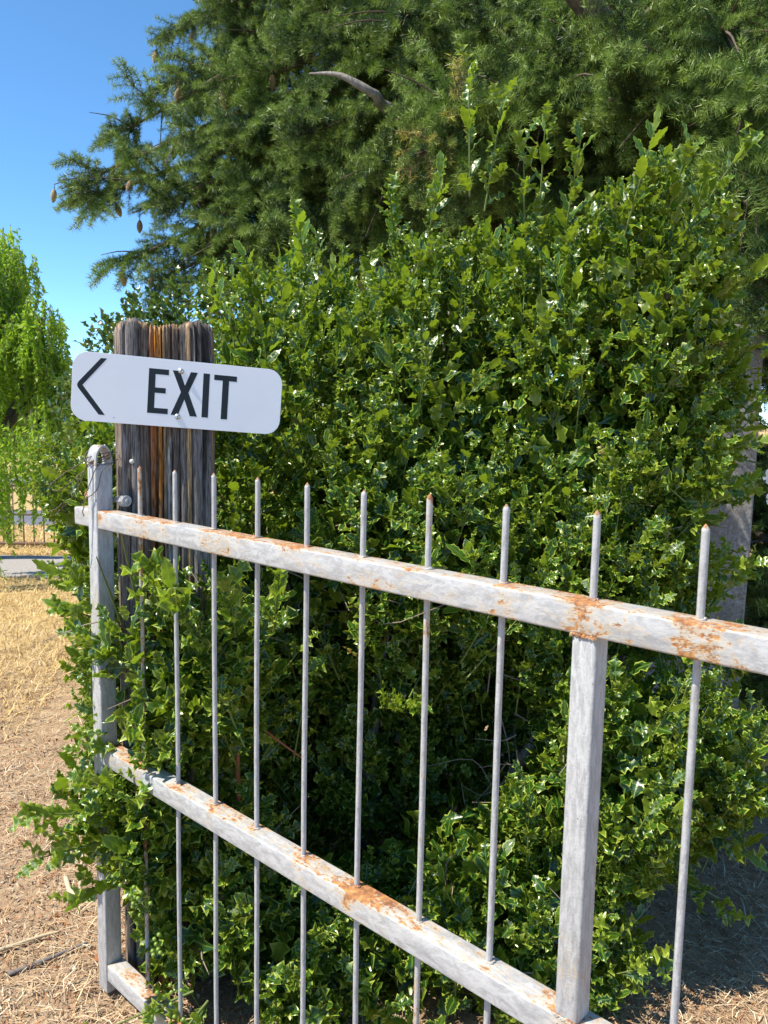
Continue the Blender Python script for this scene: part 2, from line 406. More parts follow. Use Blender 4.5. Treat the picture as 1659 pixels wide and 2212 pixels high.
# ------------------------------------------------------------------ wooden post
def wood_post():
    PYAW = R(18); wx, dy = .115, .115
    root = thing('wooden_post', 'old weathered timber post with jagged top and orange rotten streak behind the sign', 'post', (-.553, 2.055, 0), PYAW)
    nu, nv = 320, 120; u = np.arange(nu) / nu * 4
    # rounded-square outline, front = side 0 (local -y)
    X = np.zeros(nu); Y = np.zeros(nu); NX = np.zeros(nu); NY = np.zeros(nu)
    for k in range(nu):
        a = -3 * math.pi / 4 + u[k] * math.pi / 2; c, s = math.cos(a), math.sin(a); p = 8
        r_ = (abs(c) ** p + abs(s) ** p) ** (-1 / p); X[k] = wx * r_ * c; Y[k] = dy * r_ * s
    NX = X / np.hypot(X, Y); NY = Y / np.hypot(X, Y)
    arc = np.concatenate([[0], np.cumsum(np.hypot(np.diff(X), np.diff(Y)))])
    def n1(x, sc, seed): return np.array([mnoise.noise(Vector((a * sc, seed, 0))) for a in np.atleast_1d(x)])
    # fibre zones on the front face (fraction across 0..1): (end, depth, tone, top drop)
    zones = [(.055, .0, 0, .012), (.062, -.010, 4, .04), (.165, .002, 0, .002), (.172, -.012, 4, .05), (.27, -.003, 3, .03), (.279, -.011, 4, .05), (.345, -.002, 7, .045),
             (.44, -.001, 1, .05), (.447, -.012, 4, .05), (.49, -.003, 2, .045), (.57, -.004, 6, .038), (.577, -.013, 4, .05), (.66, -.002, 3, .03),
             (.667, -.012, 4, .04), (.74, .0, 8, .024), (.80, .001, 2, .022), (.806, -.010, 4, .04), (.90, .003, 0, -.004), (.905, -.006, 4, .01), (1.01, .002, 0, .0)]
    ENDS = np.array([q[0] for q in zones]); DEP = np.array([q[1] for q in zones]); TON = np.array([q[2] for q in zones]); DRP = np.array([q[3] for q in zones])
    tones = np.array([(.33, .31, .30), (.52, .21, .04), (.44, .29, .14), (.19, .145, .115), (.075, .058, .048), (.30, .27, .25), (.25, .17, .11), (.33, .13, .045), (.27, .24, .215)])
    zt = 1.668; V = np.zeros((nv, nu, 3)); C = np.ones((nv, nu, 4))
    vv = np.linspace(0, 1, nv) ** .8; WOB1 = n1(vv * 5, 1, 3.3); WOB2 = n1(vv * 24, 1, 6.1)
    wob = [n1(np.linspace(0, 6, nv), 1, 3.7 + k) for k in range(4)]
    fine = n1(arc, 320, 9.1) * .5 + n1(arc, 800, 2.2) * .5; mid = n1(arc, 90, 5.5)
    for k in range(nu):
        fr = u[k] % 1; side = int(u[k])
        zz = fr if side == 0 else (fr * 1.7 + side * .37) % 1
        zq = np.linspace(-.15, zt, nv) if False else -.15 + vv * (zt + .15)
        zw = np.clip(zz + .016 * WOB1 + .005 * WOB2 + .010 * np.array([mnoise.noise(Vector((zz * 7, 2.2, q * 2.1))) for q in zq]), 0, 1)
        zi = np.minimum(np.searchsorted(ENDS, zw, side='right'), len(zones) - 1); e_ = ENDS[zi]; p_ = np.concatenate([[0], ENDS])[zi]
        dp = DEP[zi]; tn = TON[zi]; drop = DRP[zi[-1]]
        zc = (zw - p_) / np.maximum(e_ - p_, 1e-3); edge = np.minimum(zc, 1 - zc) * (e_ - p_) * .23
        groove = -.006 * np.exp(-(edge / .0012) ** 2)
        drop_ = drop * .30 + .009 * n1(arc[k], 260, 8.8)[0] + .010 * abs(n1(arc[k], 80, 1.4)[0])
        if side != 0: drop_ = .01 + .02 * abs(n1(arc[k], 50, 4.1)[0])
        top = zt - drop_
        z = -.15 + vv * (top + .15); V[:, k, 2] = z
        warp = .0016 * np.array([mnoise.noise(Vector((arc[k] * 60, 0, q * 2.2))) for q in z])
        gr = np.array([mnoise.noise(Vector((arc[k] * 260 + .6 * mnoise.noise(Vector((0, 3, q * 2))), 4.4, q * 5))) for q in z])
        ck = np.array([max(0, mnoise.noise(Vector((arc[k] * 70 + .35 * math.sin(q * 3.1), 7.7, q * 1.6))) - .28) for q in z])
        d = dp + groove + .0026 * fine[k] + .0011 * mid[k] + warp * 1.4 + .0022 * gr - .03 * ck
        if side != 0: d = d * .7
        fray = np.clip((z - (top - .02)) / .02, 0, 1); d = d - fray * (.003 + .006 * abs(mid[k]))
        V[:, k, 0] = X[k] + NX[k] * d; V[:, k, 1] = Y[k] + NY[k] * d
        c = tones[tn]
        tan = np.array((.46, .30, .15))
        # ageing varies along the height
        g_ = np.clip(.5 + 1.3 * np.array([mnoise.noise(Vector((arc[k] * 45, 1.1, q * 3.5))) + .5 * mnoise.noise(Vector((arc[k] * 120, 4.1, q * 14))) for q in z]), 0, 1)[:, None]
        cc = c * (1 - .5 * g_) + np.array((.20, .17, .145))[None] * .5 * g_
        orange = ((tn == 1) | (tn == 7))[:, None]
        cc = np.where(orange, np.where(z[:, None] > 1.24, c * (.62 + .6 * (1 - g_)), cc * .6), cc)
        pt = np.clip((np.array([mnoise.noise(Vector((arc[k] * 150, 6.6, q * 26))) for q in z]) + .12) * 5, 0, 1)[:, None] * (z[:, None] < 1.50) * (tn == 6)[:, None]
        cc = cc * (1 - pt) + np.array((.50, .49, .47))[None] * pt         # old white paint left on one strip
        if side != 0: cc = cc * .4 + np.array((.27, .24, .215))[None] * .6
        tip = fray[:, None] * np.where(np.isin(tn, (1, 2, 3, 5, 7)), .8, .2)[:, None]; cc = cc * (1 - tip) + tan[None] * tip
        cr = np.clip(ck * 6, 0, 1)[:, None]; cc = cc * (1 - .8 * cr)
        cc = cc * (1 + .35 * gr[:, None] + .2 * fine[k])
        C[:, k, :3] = np.clip(cc * np.where(np.isin(tn, (1, 2, 7)), .95, .66)[:, None], .008, .8)
    Vf = V.reshape(-1, 3); i = (np.arange(nv - 1)[:, None] * nu); j = np.arange(nu)[None]; j2 = (j + 1) % nu
    F = np.stack([i + j, i + j2, i + nu + j2, i + nu + j], -1).reshape(-1, 4)
    # sunken, splintered end grain
    rings = []; base = len(Vf); ex = [Vf]; fx = [F]; cx = [C.reshape(-1, 4)]; last = (nv - 1) * nu
    for q, (sc, dz) in enumerate(((.93, -.012), (.8, -.006), (.6, .0), (.35, -.01), (.08, -.004))):
        rv = V[-1].copy(); rv[:, :2] *= sc; rv[:, 2] = (V[-1][:, 2] * (1 - (1 - sc)) + (zt - .03) * (1 - sc)) + dz + .007 * RNG.standard_normal(nu)
        ex.append(rv); rc = np.ones((nu, 4)); rc[:, :3] = np.array((.16, .13, .105)) * RNG.uniform(.5, 1.5, (nu, 1)); cx.append(rc)
        j = np.arange(nu); j2 = (j + 1) % nu; fx.append(np.stack([last + j, last + j2, base + j2, base + j], -1)); last = base; base += nu
    me = mesh_np('timber', np.vstack(ex), np.vstack(fx), np.vstack(cx))
    t = NT('weathered_timber'); a = t.n('ShaderNodeAttribute'); a.attribute_name = 'col'
    v = t.coord('Object', (1, 1, .05)); f = t.noise(v, 420, 5, .7); f2 = t.noise(t.coord('Object', (1, 1, .2)), 90, 4, .6)
    c = t.mix(t.ramp(f, [(.42, 0), (.60, 1)]), t.mix(1.0, a.outputs['Color'], (1.35, 1.32, 1.3), 'MULTIPLY'), t.mix(1.0, a.outputs['Color'], (.34, .32, .30), 'MULTIPLY'))
    c = t.mix(t.math('MULTIPLY', t.ramp(f2, [(.5, 0), (.7, 1)]), .22), c, (.40, .38, .36))
    t.base(c); t.set(Roughness=.9); t.b.inputs['Specular IOR Level'].default_value = .2; t.bump(f, .8, .004)
    obj('timber', me, t.m, root)
    # grey slab left standing at the left of the top
    # nail with a pale head
    V2, F2 = tube_np([(0, 0, 0), (0, -.010, 0), (0, -.0125, 0), (0, -.0135, 0)], [.003, .0055, .005, .002], 12)
    nail = obj('nail', mesh_np('nail', V2, F2), simple('nail_paint', (.6, .58, .52), .5, .15), root, (-.082, -.113, 1.335))
    return root
wood_post()

# ------------------------------------------------------------------ EXIT sign
def sign():
    a, ro = R(17), -.061
    n = Vector((math.sin(a), -math.cos(a), .0142)).normalized(); rt = Vector((math.cos(a), math.sin(a), 0)); up = rt.cross(-n).normalized()
    if up.z < 0: up = -up
    U = rt * math.cos(ro) + up * math.sin(ro); Vv = -rt * math.sin(ro) + up * math.cos(ro)
    mt = Matrix((U, Vv, n)).transposed().to_4x4(); mt.translation = Vector((-.487, 1.948, 1.494))
    root = thing('exit_sign', 'white EXIT sign with left arrow bolted to the wooden post', 'sign'); root.matrix_world = mt @ Matrix.Diagonal((.974, 1, 1, 1))
    W, H, rad = .4937, .1576, .036
    pts = []
    for cx, cy, a0 in ((W / 2 - rad, H / 2 - rad, 0), (-W / 2 + rad, H / 2 - rad, 90), (-W / 2 + rad, -H / 2 + rad, 180), (W / 2 - rad, -H / 2 + rad, 270)):
        for k in range(11): t_ = R(a0 + 9 * k); pts.append((cx + rad * math.cos(t_), cy + rad * math.sin(t_)))
    def prism(name, pts, z0, z1, mat, parent, bev=0):
        bm = bmesh.new(); vs = [bm.verts.new((x, y, z0)) for x, y in pts]; f = bm.faces.new(vs); bm.normal_update()
        if f.normal.z < 0: f.normal_flip()
        r_ = bmesh.ops.extrude_face_region(bm, geom=[f])
        for e in r_['geom']:
            if isinstance(e, bmesh.types.BMVert): e.co.z = z1
        bmesh.ops.recalc_face_normals(bm, faces=bm.faces[:])
        if bev:
            bmesh.ops.bevel(bm, geom=[e for e in bm.edges if abs(e.verts[0].co.z - z1) < 1e-6 and abs(e.verts[1].co.z - z1) < 1e-6], offset=bev, segments=2, affect='EDGES')
        bmesh.ops.triangulate(bm, faces=[f for f in bm.faces if len(f.verts) > 4], ngon_method='EAR_CLIP')
        return obj(name, bm_mesh(name, bm), mat, parent)
    t = NT('sign_white'); v = t.coord(); f = t.noise(v, 9, 4, .6); f2 = t.noise(v, 420, 2)
    c = t.mix(t.math('MULTIPLY', t.ramp(f, [(.45, 0), (.7, 1)]), .12), (.82, .82, .83), (.62, .61, .6))
    sp = t.ramp(t.noise(v, 95, 1), [(.80, 0), (.82, 1)]); c = t.mix(t.math('MULTIPLY', sp, .45), c, (.3, .28, .25))
    t.base(c); t.set(Roughness=.30); t.bump(f2, .05, .001)
    prism('panel', pts, -.0022, 0, t.m, root, .0006)
    t = NT('sign_black'); v = t.coord(); f2 = t.noise(v, 330, 2); t.base(t.mix(t.noise(v, 18, 4), (.012, .017, .02), (.022, .03, .036))); t.set(Roughness=.38); t.b.inputs['Specular IOR Level'].default_value = .22; t.bump(f2, .18, .001)
    K = t.m
    E_ = [(-.0750, .0544), (-.0286, .0544), (-.0286, .0417), (-.0592, .0417), (-.0592, .0110), (-.0341, .0110), (-.0341, -.0014), (-.0592, -.0014), (-.0592, -.0366), (-.0271, -.0366), (-.0271, -.0493), (-.0750, -.0493)]
    X_ = [(-.0200, .0543), (-.0033, .0543), (.0103, .0207), (.0226, .0538), (.0392, .0538), (.0195, .0050), (.0425, -.0498), (.0253, -.0498), (.0106, -.0117), (-.0031, -.0497), (-.0202, -.0497), (.0014, .0049)]
    I_ = [(.0528, .0538), (.0682, .0538), (.0688, -.0500), (.0532, -.0500)]
    T_ = [(.0788, .0533), (.1340, .0533), (.1340, .0406), (.1153, .0406), (.1153, -.0508), (.0997, -.0508), (.0997, .0406), (.0788, .0406)]
    A_ = [(-.1845, .0668), (-.1708, .0668), (-.2228, .0026), (-.1702, -.0623), (-.1845, -.0623), (-.2325, -.0045), (-.2345, .0), (-.2347, .0022), (-.2340, .0050), (-.2325, .0088)]
    for nm, p in (('letter_e', E_), ('letter_x', X_), ('letter_i', I_), ('letter_t', T_), ('arrow', A_)): prism(nm, p, .00008, .00022, K, root)
    ZINC = simple('zinc', (.62, .63, .62), .32, .2, 120, .85); DK = simple('socket_dark', (.18, .19, .19), .5, .3, 100, .6)
    for x, y in ((-.0005, .0540), (-.0033, -.0532)):
        V1, F1 = tube_np([(0, 0, .0003), (0, 0, .0012), (0, 0, .0013), (0, 0, .0024), (0, 0, .0040), (0, 0, .0049), (0, 0, .0051)], [.0068, .0068, .0060, .0059, .0049, .0034, .0020], 20)
        b = obj('bolt', mesh_np('bolt', V1, F1), ZINC, root, (x, y, 0))
        V1, F1 = tube_np([(0, 0, .0047), (0, 0, .00535)], .0019, 6); obj('socket', mesh_np('socket', V1, F1, smooth=False), DK, b)
        V1, F1 = tube_np([(0, 0, -.0026), (0, 0, -.05)], .0030, 10); obj('shank', mesh_np('shank', V1, F1), ZINC, b)
    V1, F1 = tube_np([(0, 0, .0001), (0, 0, .0004)], .0011, 10); obj('drill_hole', mesh_np('drill_hole', V1, F1), K, root, (-.1502, -.0665, 0))
sign()

# ------------------------------------------------------------------ concrete pillar, rail, board on the right
def pillar_mat():
    t = NT('old_concrete'); v = t.coord(); f = t.noise(v, 7, 8, .7, .4); f2 = t.noise(v, 60, 6, .75); f3 = t.noise(t.coord('Object', (1, 1, .25)), 14, 4)
    c = t.ramp(f2, [(.3, (.15, .14, .125)), (.52, (.34, .325, .30)), (.72, (.50, .485, .46))])
    c = t.mix(t.math('MULTIPLY', t.ramp(f, [(.45, 0), (.7, 1)]), .6), c, (.17, .145, .12))
    c = t.mix(t.math('MULTIPLY', t.ramp(f3, [(.5, 0), (.72, 1)]), .45), c, (.12, .11, .10))
    t.base(c); t.set(Roughness=.95); t.bump(t.math('ADD', f2, f), .9, .012); return t.m
pl = thing('concrete_pillar', 'rough grey concrete gate pillar half hidden by holly at the right', 'pillar', (1.11, 3.18, 0), R(4))
PM = pillar_mat()
obj('shaft', box_me('shaft', (-.23, -.22, -.1), (.23, .22, 1.72), .012, 2, False, 6, .006), PM, pl)
obj('cap_stone', box_me('cap_stone', (-.26, -.25, 1.7215), (.26, .25, 1.80), .012, 2, False, 3, .006), PM, pl)
rf = thing('timber_fence', 'grey timber rail fence running right from the concrete pillar', 'fence', (1.345, 3.2, 0), R(-4))
M_GREYWOOD = bark_mat('grey_wood', (.20, .18, .16), (.42, .39, .36), 30)
for z in (.58,): 
    P = np.array([(x, .01 * math.sin(x * 3 + z), z + .012 * math.sin(x * 4)) for x in np.linspace(.005, 2.6, 14)]); V, F = tube_np(P, .042, 9, .05); obj('fence_rail', mesh_np('fence_rail', V, F), M_GREYWOOD, rf)
V, F = tube_np([(1.2, .05, -.1), (1.2, .05, .5), (1.2, .05, .95)], .06, 10, .03); obj('fence_post', mesh_np('fence_post', V, F), M_GREYWOOD, rf)
rb = tag(obj('red_board', box_me('red_board', (0, 0, 0), (.10, .03, .14), .004, 2), simple('red_paint', (.16, .03, .022), .6, .3, 20)), 'small dark red board behind the right edge of the concrete pillar', 'board')
rb.location = (1.37, 3.30, 1.0)
pst = tag(obj('board_post', box_me('board_post', (-.03, .032, 0), (.03, .08, 1.2), .004, 2), M_GREYWOOD), 'thin grey wooden post carrying the dark red board', 'post'); pst.location = (1.42, 3.30, 0)

# ------------------------------------------------------------------ holly leaves
def holly_template(seed, nsp=5, wid=.27, spiny=1.0, curl=1.0):
    rg = np.random.default_rng(seed); V = []; C = []; F = []
    K = nsp + 1; mid = np.linspace(0, 1, K + 1)
    def zc(y): return -.16 * curl * y * y + .05 * y
    mi = []
    for y in mid: mi.append(len(V)); V.append((.012 * rg.standard_normal() * (0 < y < 1), y, zc(y))); C.append(0.0)
    for sd in (-1, 1):
        si = []
        for k in range(K + 1):
            y = mid[k]; h = wid * math.sin(math.pi * min(1, y * .93 + .05)) ** .7
            if k in (0, K): si.append(mi[k]); continue
            si.append(len(V)); V.append((sd * h * (1 - .34 * spiny), y, zc(y) + .10 * h + .09 * curl * (-1) ** k * spiny)); C.append(1.0)
        for k in range(K):
            yc = (mid[k] + mid[k + 1]) / 2; h = wid * math.sin(math.pi * min(1, yc * .93 + .05)) ** .7
            up = rg.choice([-1, 1]) * rg.uniform(.25, 1) * .17 * curl * spiny
            sp = len(V)
            if k == K - 1: V.append((sd * .05, .93, zc(.93))); C.append(1.0)
            else: V.append((sd * h * (1 + .38 * spiny), yc + .055 * spiny, zc(yc) + .22 * h + up)); C.append(1.0)
            c = len(V); V.append((sd * h * .52, yc, zc(yc) + .10 * h + up * .12)); C.append(.45)
            a, b, s0, s1 = mi[k], mi[k + 1], si[k], si[k + 1]
            tr = [(c, a, s0), (c, s0, sp), (c, sp, s1), (c, s1, b), (c, b, a)]
            for q in tr:
                if len(set(q)) == 3: F.append(q if sd == -1 else q[::-1])
    V = np.array(V, float); F = np.array(F)
    # make the front face look along +z
    n = np.cross(V[F[:, 1]] - V[F[:, 0]], V[F[:, 2]] - V[F[:, 0]])[:, 2]
    F[n < 0] = F[n < 0][:, ::-1]
    return V, F, np.array(C)
TPL = [holly_template(s, n_, w_, sp_, cu) for s, n_, w_, sp_, cu in ((1, 5, .215, 1.0, 1.0), (2, 5, .225, 1.15, 1.2), (3, 6, .20, .85, .9), (4, 4, .235, 1.2, 1.3), (5, 6, .21, .8, 1.0), (6, 5, .20, .3, .7))]
TPL_FAR = [holly_template(11, 2, .30, .8, 1), holly_template(12, 3, .28, .7, 1)]

def leaf_frames(P, D, nl, length, spread=(50, 75)):
    """leaves spiralling round shoots: P base (n,3), D direction, returns position, axis, normal, rank along the shoot"""
    n = len(P); D = unit(D); ref = np.where(np.abs(D[:, 2:3]) < .9, np.array([[0, 0, 1.0]]), np.array([[1.0, 0, 0]]))
    A = unit(np.cross(D, ref)); B = np.cross(D, A); ph = RNG.uniform(0, 6.28, n); pos = []; ax = []; nr = []; rk = []
    for k in range(nl):
        f = (k + RNG.uniform(.1, .9, n)) / nl
        an = ph + k * 2.4 + RNG.normal(0, .3, n); sp = np.radians(RNG.uniform(*spread, n) * (1 - .45 * f))
        rad = np.cos(an)[:, None] * A + np.sin(an)[:, None] * B
        a = unit(np.cos(sp)[:, None] * D + np.sin(sp)[:, None] * rad + np.array([0, 0, .08]) + RNG.normal(0, .12, (n, 3)))
        nn = D - a * (D * a).sum(1)[:, None] + RNG.normal(0, .22, (n, 3)); nn = unit(nn - a * (nn * a).sum(1)[:, None])
        pos.append(P + D * (length * f)[:, None] + rad * .003); ax.append(a); nr.append(nn); rk.append(f)
    return np.concatenate(pos), np.concatenate(ax), np.concatenate(nr), np.concatenate(rk)

def leaves_mesh(name, pos, ax, nr, size, tint, young, tpls):
    A = Acc(); which = RNG.integers(0, len(tpls), len(pos)); hi = (len(tpls) > 3) & (pos[:, 2] > 1.55) & (RNG.random(len(pos)) < .6); which = np.where(hi, np.array([2, 4, 5, 5])[RNG.integers(0, 4, len(pos))] % len(tpls), which); sd = np.cross(ax, nr)
    for k, (V, F, C) in enumerate(tpls):
        s = np.where(which == k)[0]
        if len(s) == 0: continue
        W = pos[s][:, None] + size[s][:, None, None] * (V[None, :, 0:1] * sd[s][:, None] + V[None, :, 1:2] * ax[s][:, None] + V[None, :, 2:3] * nr[s][:, None])
        col_ = np.ones((len(s), len(V), 4)); col_[..., 0] = C[None]; col_[..., 1] = tint[s][:, None]; col_[..., 2] = young[s][:, None]
        FF = (F[None] + (np.arange(len(s)) * len(V))[:, None, None]).reshape(-1, 3)
        A.add(W.reshape(-1, 3), FF); A.C[-1] = col_.reshape(-1, 4)
    return A.mesh(name)

def ell_surface(ELL, dens, front_bias=True, cut=None):
    """points and outward normals on the union of ellipsoids"""
    P = []; N = []
    for ei, (c, r_) in enumerate(ELL):
        c = np.array(c); r_ = np.array(r_)
        area = 4 * math.pi * ((r_[0] * r_[1]) ** 1.6 / 3 + (r_[0] * r_[2]) ** 1.6 / 3 + (r_[1] * r_[2]) ** 1.6 / 3) ** (1 / 1.6)
        n = int(area * dens); d = unit(RNG.standard_normal((n, 3))); p = c + d * r_; nn = unit(d / r_)
        keep = p[:, 2] > .03
        if front_bias: keep &= RNG.random(n) < np.clip(.62 - nn[:, 1] * .75, .14, 1)
        for ej, (c2, r2) in enumerate(ELL):
            if ej == ei: continue
            q = (((p - np.array(c2)) / np.array(r2)) ** 2).sum(1); keep &= q > .80
        P.append(p[keep]); N.append(nn[keep])
    return np.vstack(P), np.vstack(N)

HEDGE = [((-.28, 2.78, 1.36), (.40, .5, .60)), ((.13, 2.78, 1.42), (.38, .52, .56)), ((.52, 2.75, 1.47), (.38, .52, .58)), ((.76, 2.50, 1.68), (.22, .32, .45)),
         ((.08, 2.50, 1.08), (.46, .46, .42)), ((.55, 2.55, 1.08), (.40, .44, .46)), ((.62, 2.16, .50), (.24, .30, .36)), ((.30, 2.85, .5), (.45, .42, .55)),
         ((-.49, 2.03, .78), (.25, .24, .29)), ((-.56, 2.00, .48), (.21, .24, .20)), ((-.74, 2.46, 1.12), (.24, .26, .36)), ((-.64, 2.30, .66), (.20, .24, .44)),
         ((-.40, 1.98, .24), (.20, .20, .20)), ((-.46, 1.90, .82), (.17, .12, .24)), ((-.50, 1.90, .46), (.15, .11, .20)), ((-.10, 2.62, .45), (.34, .34, .50)), ((.32, 2.10, .20), (.34, .28, .22)), ((-.14, 2.0, .13), (.26, .24, .17)), ((.14, 1.96, .10), (.26, .22, .15)), ((.40, 1.92, .08), (.18, .18, .13)), ((.44, 1.98, .10), (.20, .20, .17)), ((.74, 2.38, 1.18), (.20, .22, .28)), ((.93, 2.46, 1.58), (.10, .16, .28)), ((.86, 2.40, 1.0), (.08, .13, .30)), ((-.32, 2.52, .45), (.28, .24, .45)), ((.87, 2.20, .50), (.17, .2, .28)),
         ((-.28, 2.40, .92), (.25, .26, .26))]
def hedge():
    root = thing('holly_hedge', 'dense glossy holly hedge growing behind and through the white gate', 'hedge', (0.1, 2.5, 0))
    rl = np.array(root.location)
    P, N = ell_surface(HEDGE, 208)
    lump = np.array([mnoise.noise(Vector(p * 4.2)) + .6 * mnoise.noise(Vector(p * 9.0)) for p in P])
    hol_ = np.array([mnoise.noise(Vector(p * 3.1) + Vector((5, 2, 9))) for p in P]); kp = (hol_ > -.20) | (RNG.random(len(P)) < .25) | (P[:, 2] > 1.75)
    P, N, lump = P[kp], N[kp], lump[kp]; P = P + N * (lump * .12)[:, None]
    D = unit(N * .62 + np.array([-.05, -.06, .85]) + RNG.normal(0, .30, P.shape))
    L = RNG.uniform(.14, .23, len(P)); P0 = P - D * (L * .8)[:, None]
    # free-standing sprigs that break the outline
    sprigs = [((.235, 2.5, 2.10), (.215, 2.43, 2.44)), ((.28, 2.5, 2.06), (.315, 2.42, 2.36)), ((.64, 2.3, 1.95), (.68, 2.2, 2.21)), ((.80, 2.3, 1.95), (.92, 2.2, 2.18)),
              ((.45, 2.55, 2.05), (.45, 2.5, 2.33)), ((.50, 2.4, 1.98), (.51, 2.3, 2.20)), ((.40, 2.5, 2.0), (.38, 2.45, 2.25)), ((.75, 2.3, 2.0), (.77, 2.2, 2.16)), ((.02, 2.6, 1.95), (.0, 2.5, 2.10)), ((.12, 2.6, 2.0), (.15, 2.5, 2.17)),
              ((-.25, 2.6, 1.85), (-.27, 2.5, 2.02)), ((-.38, 2.6, 1.75), (-.43, 2.5, 1.92)), ((-.45, 2.6, 1.65), (-.53, 2.5, 1.83)),
              ((-.62, 2.05, .96), (-.78, 1.93, 1.07)), ((-.64, 2.0, .92), (-.76, 1.9, .98)), ((-.60, 1.85, .50), (-.76, 1.70, .57)), ((-.58, 1.85, .45), (-.74, 1.70, .47)), ((-.56, 1.85, .38), (-.66, 1.70, .38)), ((-.56, 1.88, .52), (-.66, 1.76, .62)),
              ((-.56, 1.84, 1.0), (-.565, 1.74, 1.19)), ((-.48, 1.85, 1.0), (-.50, 1.72, 1.13)), ((-.62, 1.9, .95), (-.655, 1.84, 1.12)), ((-.42, 1.78, .95), (-.44, 1.66, 1.09)), ((-.33, 1.8, .95), (-.32, 1.66, 1.10)), ((-.25, 1.85, .95), (-.22, 1.72, 1.12)),
              ((-.42, 1.75, .12), (-.60, 1.66, .09)), ((-.38, 1.72, .12), (-.48, 1.56, .06)), ((.0, 2.1, .68), (.09, 1.95, .75)), ((.86, 2.3, 1.35), (1.06, 2.2, 1.42)), ((.86, 2.3, 1.0), (1.02, 2.2, 1.08)), ((.85, 2.3, .5), (1.0, 2.15, .52)), ((.85, 2.2, .35), (.98, 2.02, .33)), ((.80, 2.2, .2), (.93, 2.0, .17)), ((.6, 2.05, .12), (.70, 1.88, .13)), ((.50, 2.0, .15), (.56, 1.85, .20)), ((.9, 2.5, 1.6), (1.07, 2.35, 1.75)), ((.30, 2.1, .35), (.33, 1.98, .50)), ((.10, 2.25, .95), (.12, 2.0, 1.07)), ((.68, 2.2, .85), (.70, 2.05, 1.0))]
    for k in range(40):      # thin growth in front of the pillar
        z_ = RNG.uniform(.25, 1.85); y_ = RNG.uniform(2.3, 2.75); x_ = RNG.uniform(.74, .98); sprigs.append(((x_, y_, z_), (x_ + RNG.uniform(.06, .18), y_ + RNG.uniform(-.12, .05), z_ + RNG.uniform(.05, .20))))
    sp0 = np.array([s[0] for s in sprigs]); sp1 = np.array([s[1] for s in sprigs]); sl_ = np.linalg.norm(sp1 - sp0, axis=1)
    pos, ax, nr, rk = leaf_frames(P0, D, 8, L, (32, 62))
    p2, a2, n2, r2 = leaf_frames(sp0, sp1 - sp0, 11, sl_, (26, 58))
    idx = np.tile(np.arange(len(P0)), 8)
    size = RNG.uniform(.046, .077, len(pos)) * (1 - .25 * (rk > .85)); size2 = RNG.uniform(.056, .084, len(p2))
    shoot_t = np.clip(RNG.normal(.36, .30, len(P0)), 0, 1); tint = np.clip(shoot_t[idx] + RNG.normal(0, .15, len(pos)), 0, 1); tint = np.where(RNG.random(len(pos)) < .008, 2.0, tint)
    young = np.where(RNG.random(len(P0)) < .10, RNG.uniform(.3, 1, len(P0)), 0)[idx] * (rk > .55)
    size *= 1 + .14 * np.clip((pos[:, 2] - 1.35) / .5, 0, 1) * np.clip((pos[:, 0] + .25) / .5, 0, 1) + .12 * ((pos[:, 1] < 1.95) & (pos[:, 0] < 0))
    tint2 = np.clip(RNG.normal(.7, .2, len(p2)), 0, 1); young2 = RNG.uniform(.0, .9, len(p2)) * (r2 > .4)
    pos = np.vstack([pos, p2]); ax = np.vstack([ax, a2]); nr = np.vstack([nr, n2]); size = np.concatenate([size, size2]); tint = np.concatenate([tint, tint2]); young = np.concatenate([young, young2]); rk = np.concatenate([rk, r2])
    # keep leaves out of the timber post, sign space and pillar
    q = pos + ax * (size * .5)[:, None]
    u_ = (q[:, 0] + .553) * math.cos(R(18)) + (q[:, 1] - 2.055) * math.sin(R(18)); v_ = -(q[:, 0] + .553) * math.sin(R(18)) + (q[:, 1] - 2.055) * math.cos(R(18))
    bad = (np.abs(u_) < .135) & (np.abs(v_) < .135) & (q[:, 2] < 1.68)
    bad |= (np.abs(q[:, 0] + .5) < .26) & (q[:, 1] > 1.72) & (q[:, 1] < 2.0) & (q[:, 2] > 1.13)
    bad |= (np.abs(q[:, 0] / q[:, 1] + .345) < .030) & (q[:, 1] < 1.97) & (q[:, 2] < 1.25) & ~((q[:, 2] > .36) & (q[:, 2] < .60)) & (RNG.random(len(q)) > .10)      # clipped clear of the gate post
    bad |= (np.abs(q[:, 0] - 1.11) < .25) & (np.abs(q[:, 1] - 3.18) < .25)
    k_ = ~bad; pos, ax, nr, size, tint, young, rk = [a[k_] for a in (pos, ax, nr, size, tint, young, rk)]
    # the largest in view become single leaves
    e = np.array(EYE); c = pos + ax * (size * .5)[:, None]; dv = c - e; ds = np.linalg.norm(dv, axis=1); fc = np.abs((dv * nr).sum(1)) / ds
    cx_ = dv @ np.array(right); cy_ = dv @ np.array(down); cz_ = dv @ np.array(fwd)
    inv = (np.abs(cx_ / cz_) < .46) & (np.abs(cy_ / cz_) < .62)
    score = size ** 2 * (.15 + fc) / ds ** 2 * inv * (.25 + rk); best = np.argsort(-score)[:300]
    rest = np.ones(len(pos), bool); rest[best] = False
    fm = leaves_mesh('foliage', pos[rest] - rl, ax[rest], nr[rest], size[rest], tint[rest], young[rest], TPL)
    tag(obj('foliage', fm, M_HOLLY, root), kind='stuff')
    var = []
    for k, (V, F, C) in enumerate(TPL):
        for t_, y_ in ((.2, 0), (.45, 0), (.7, .1), (.8, .6)):
            cc = np.ones((len(V), 4)); cc[:, 0] = C; cc[:, 1] = t_; cc[:, 2] = y_
            me = mesh_np('leaf', V, F, cc); me.materials.append(M_HOLLY); var.append((k, t_, me))
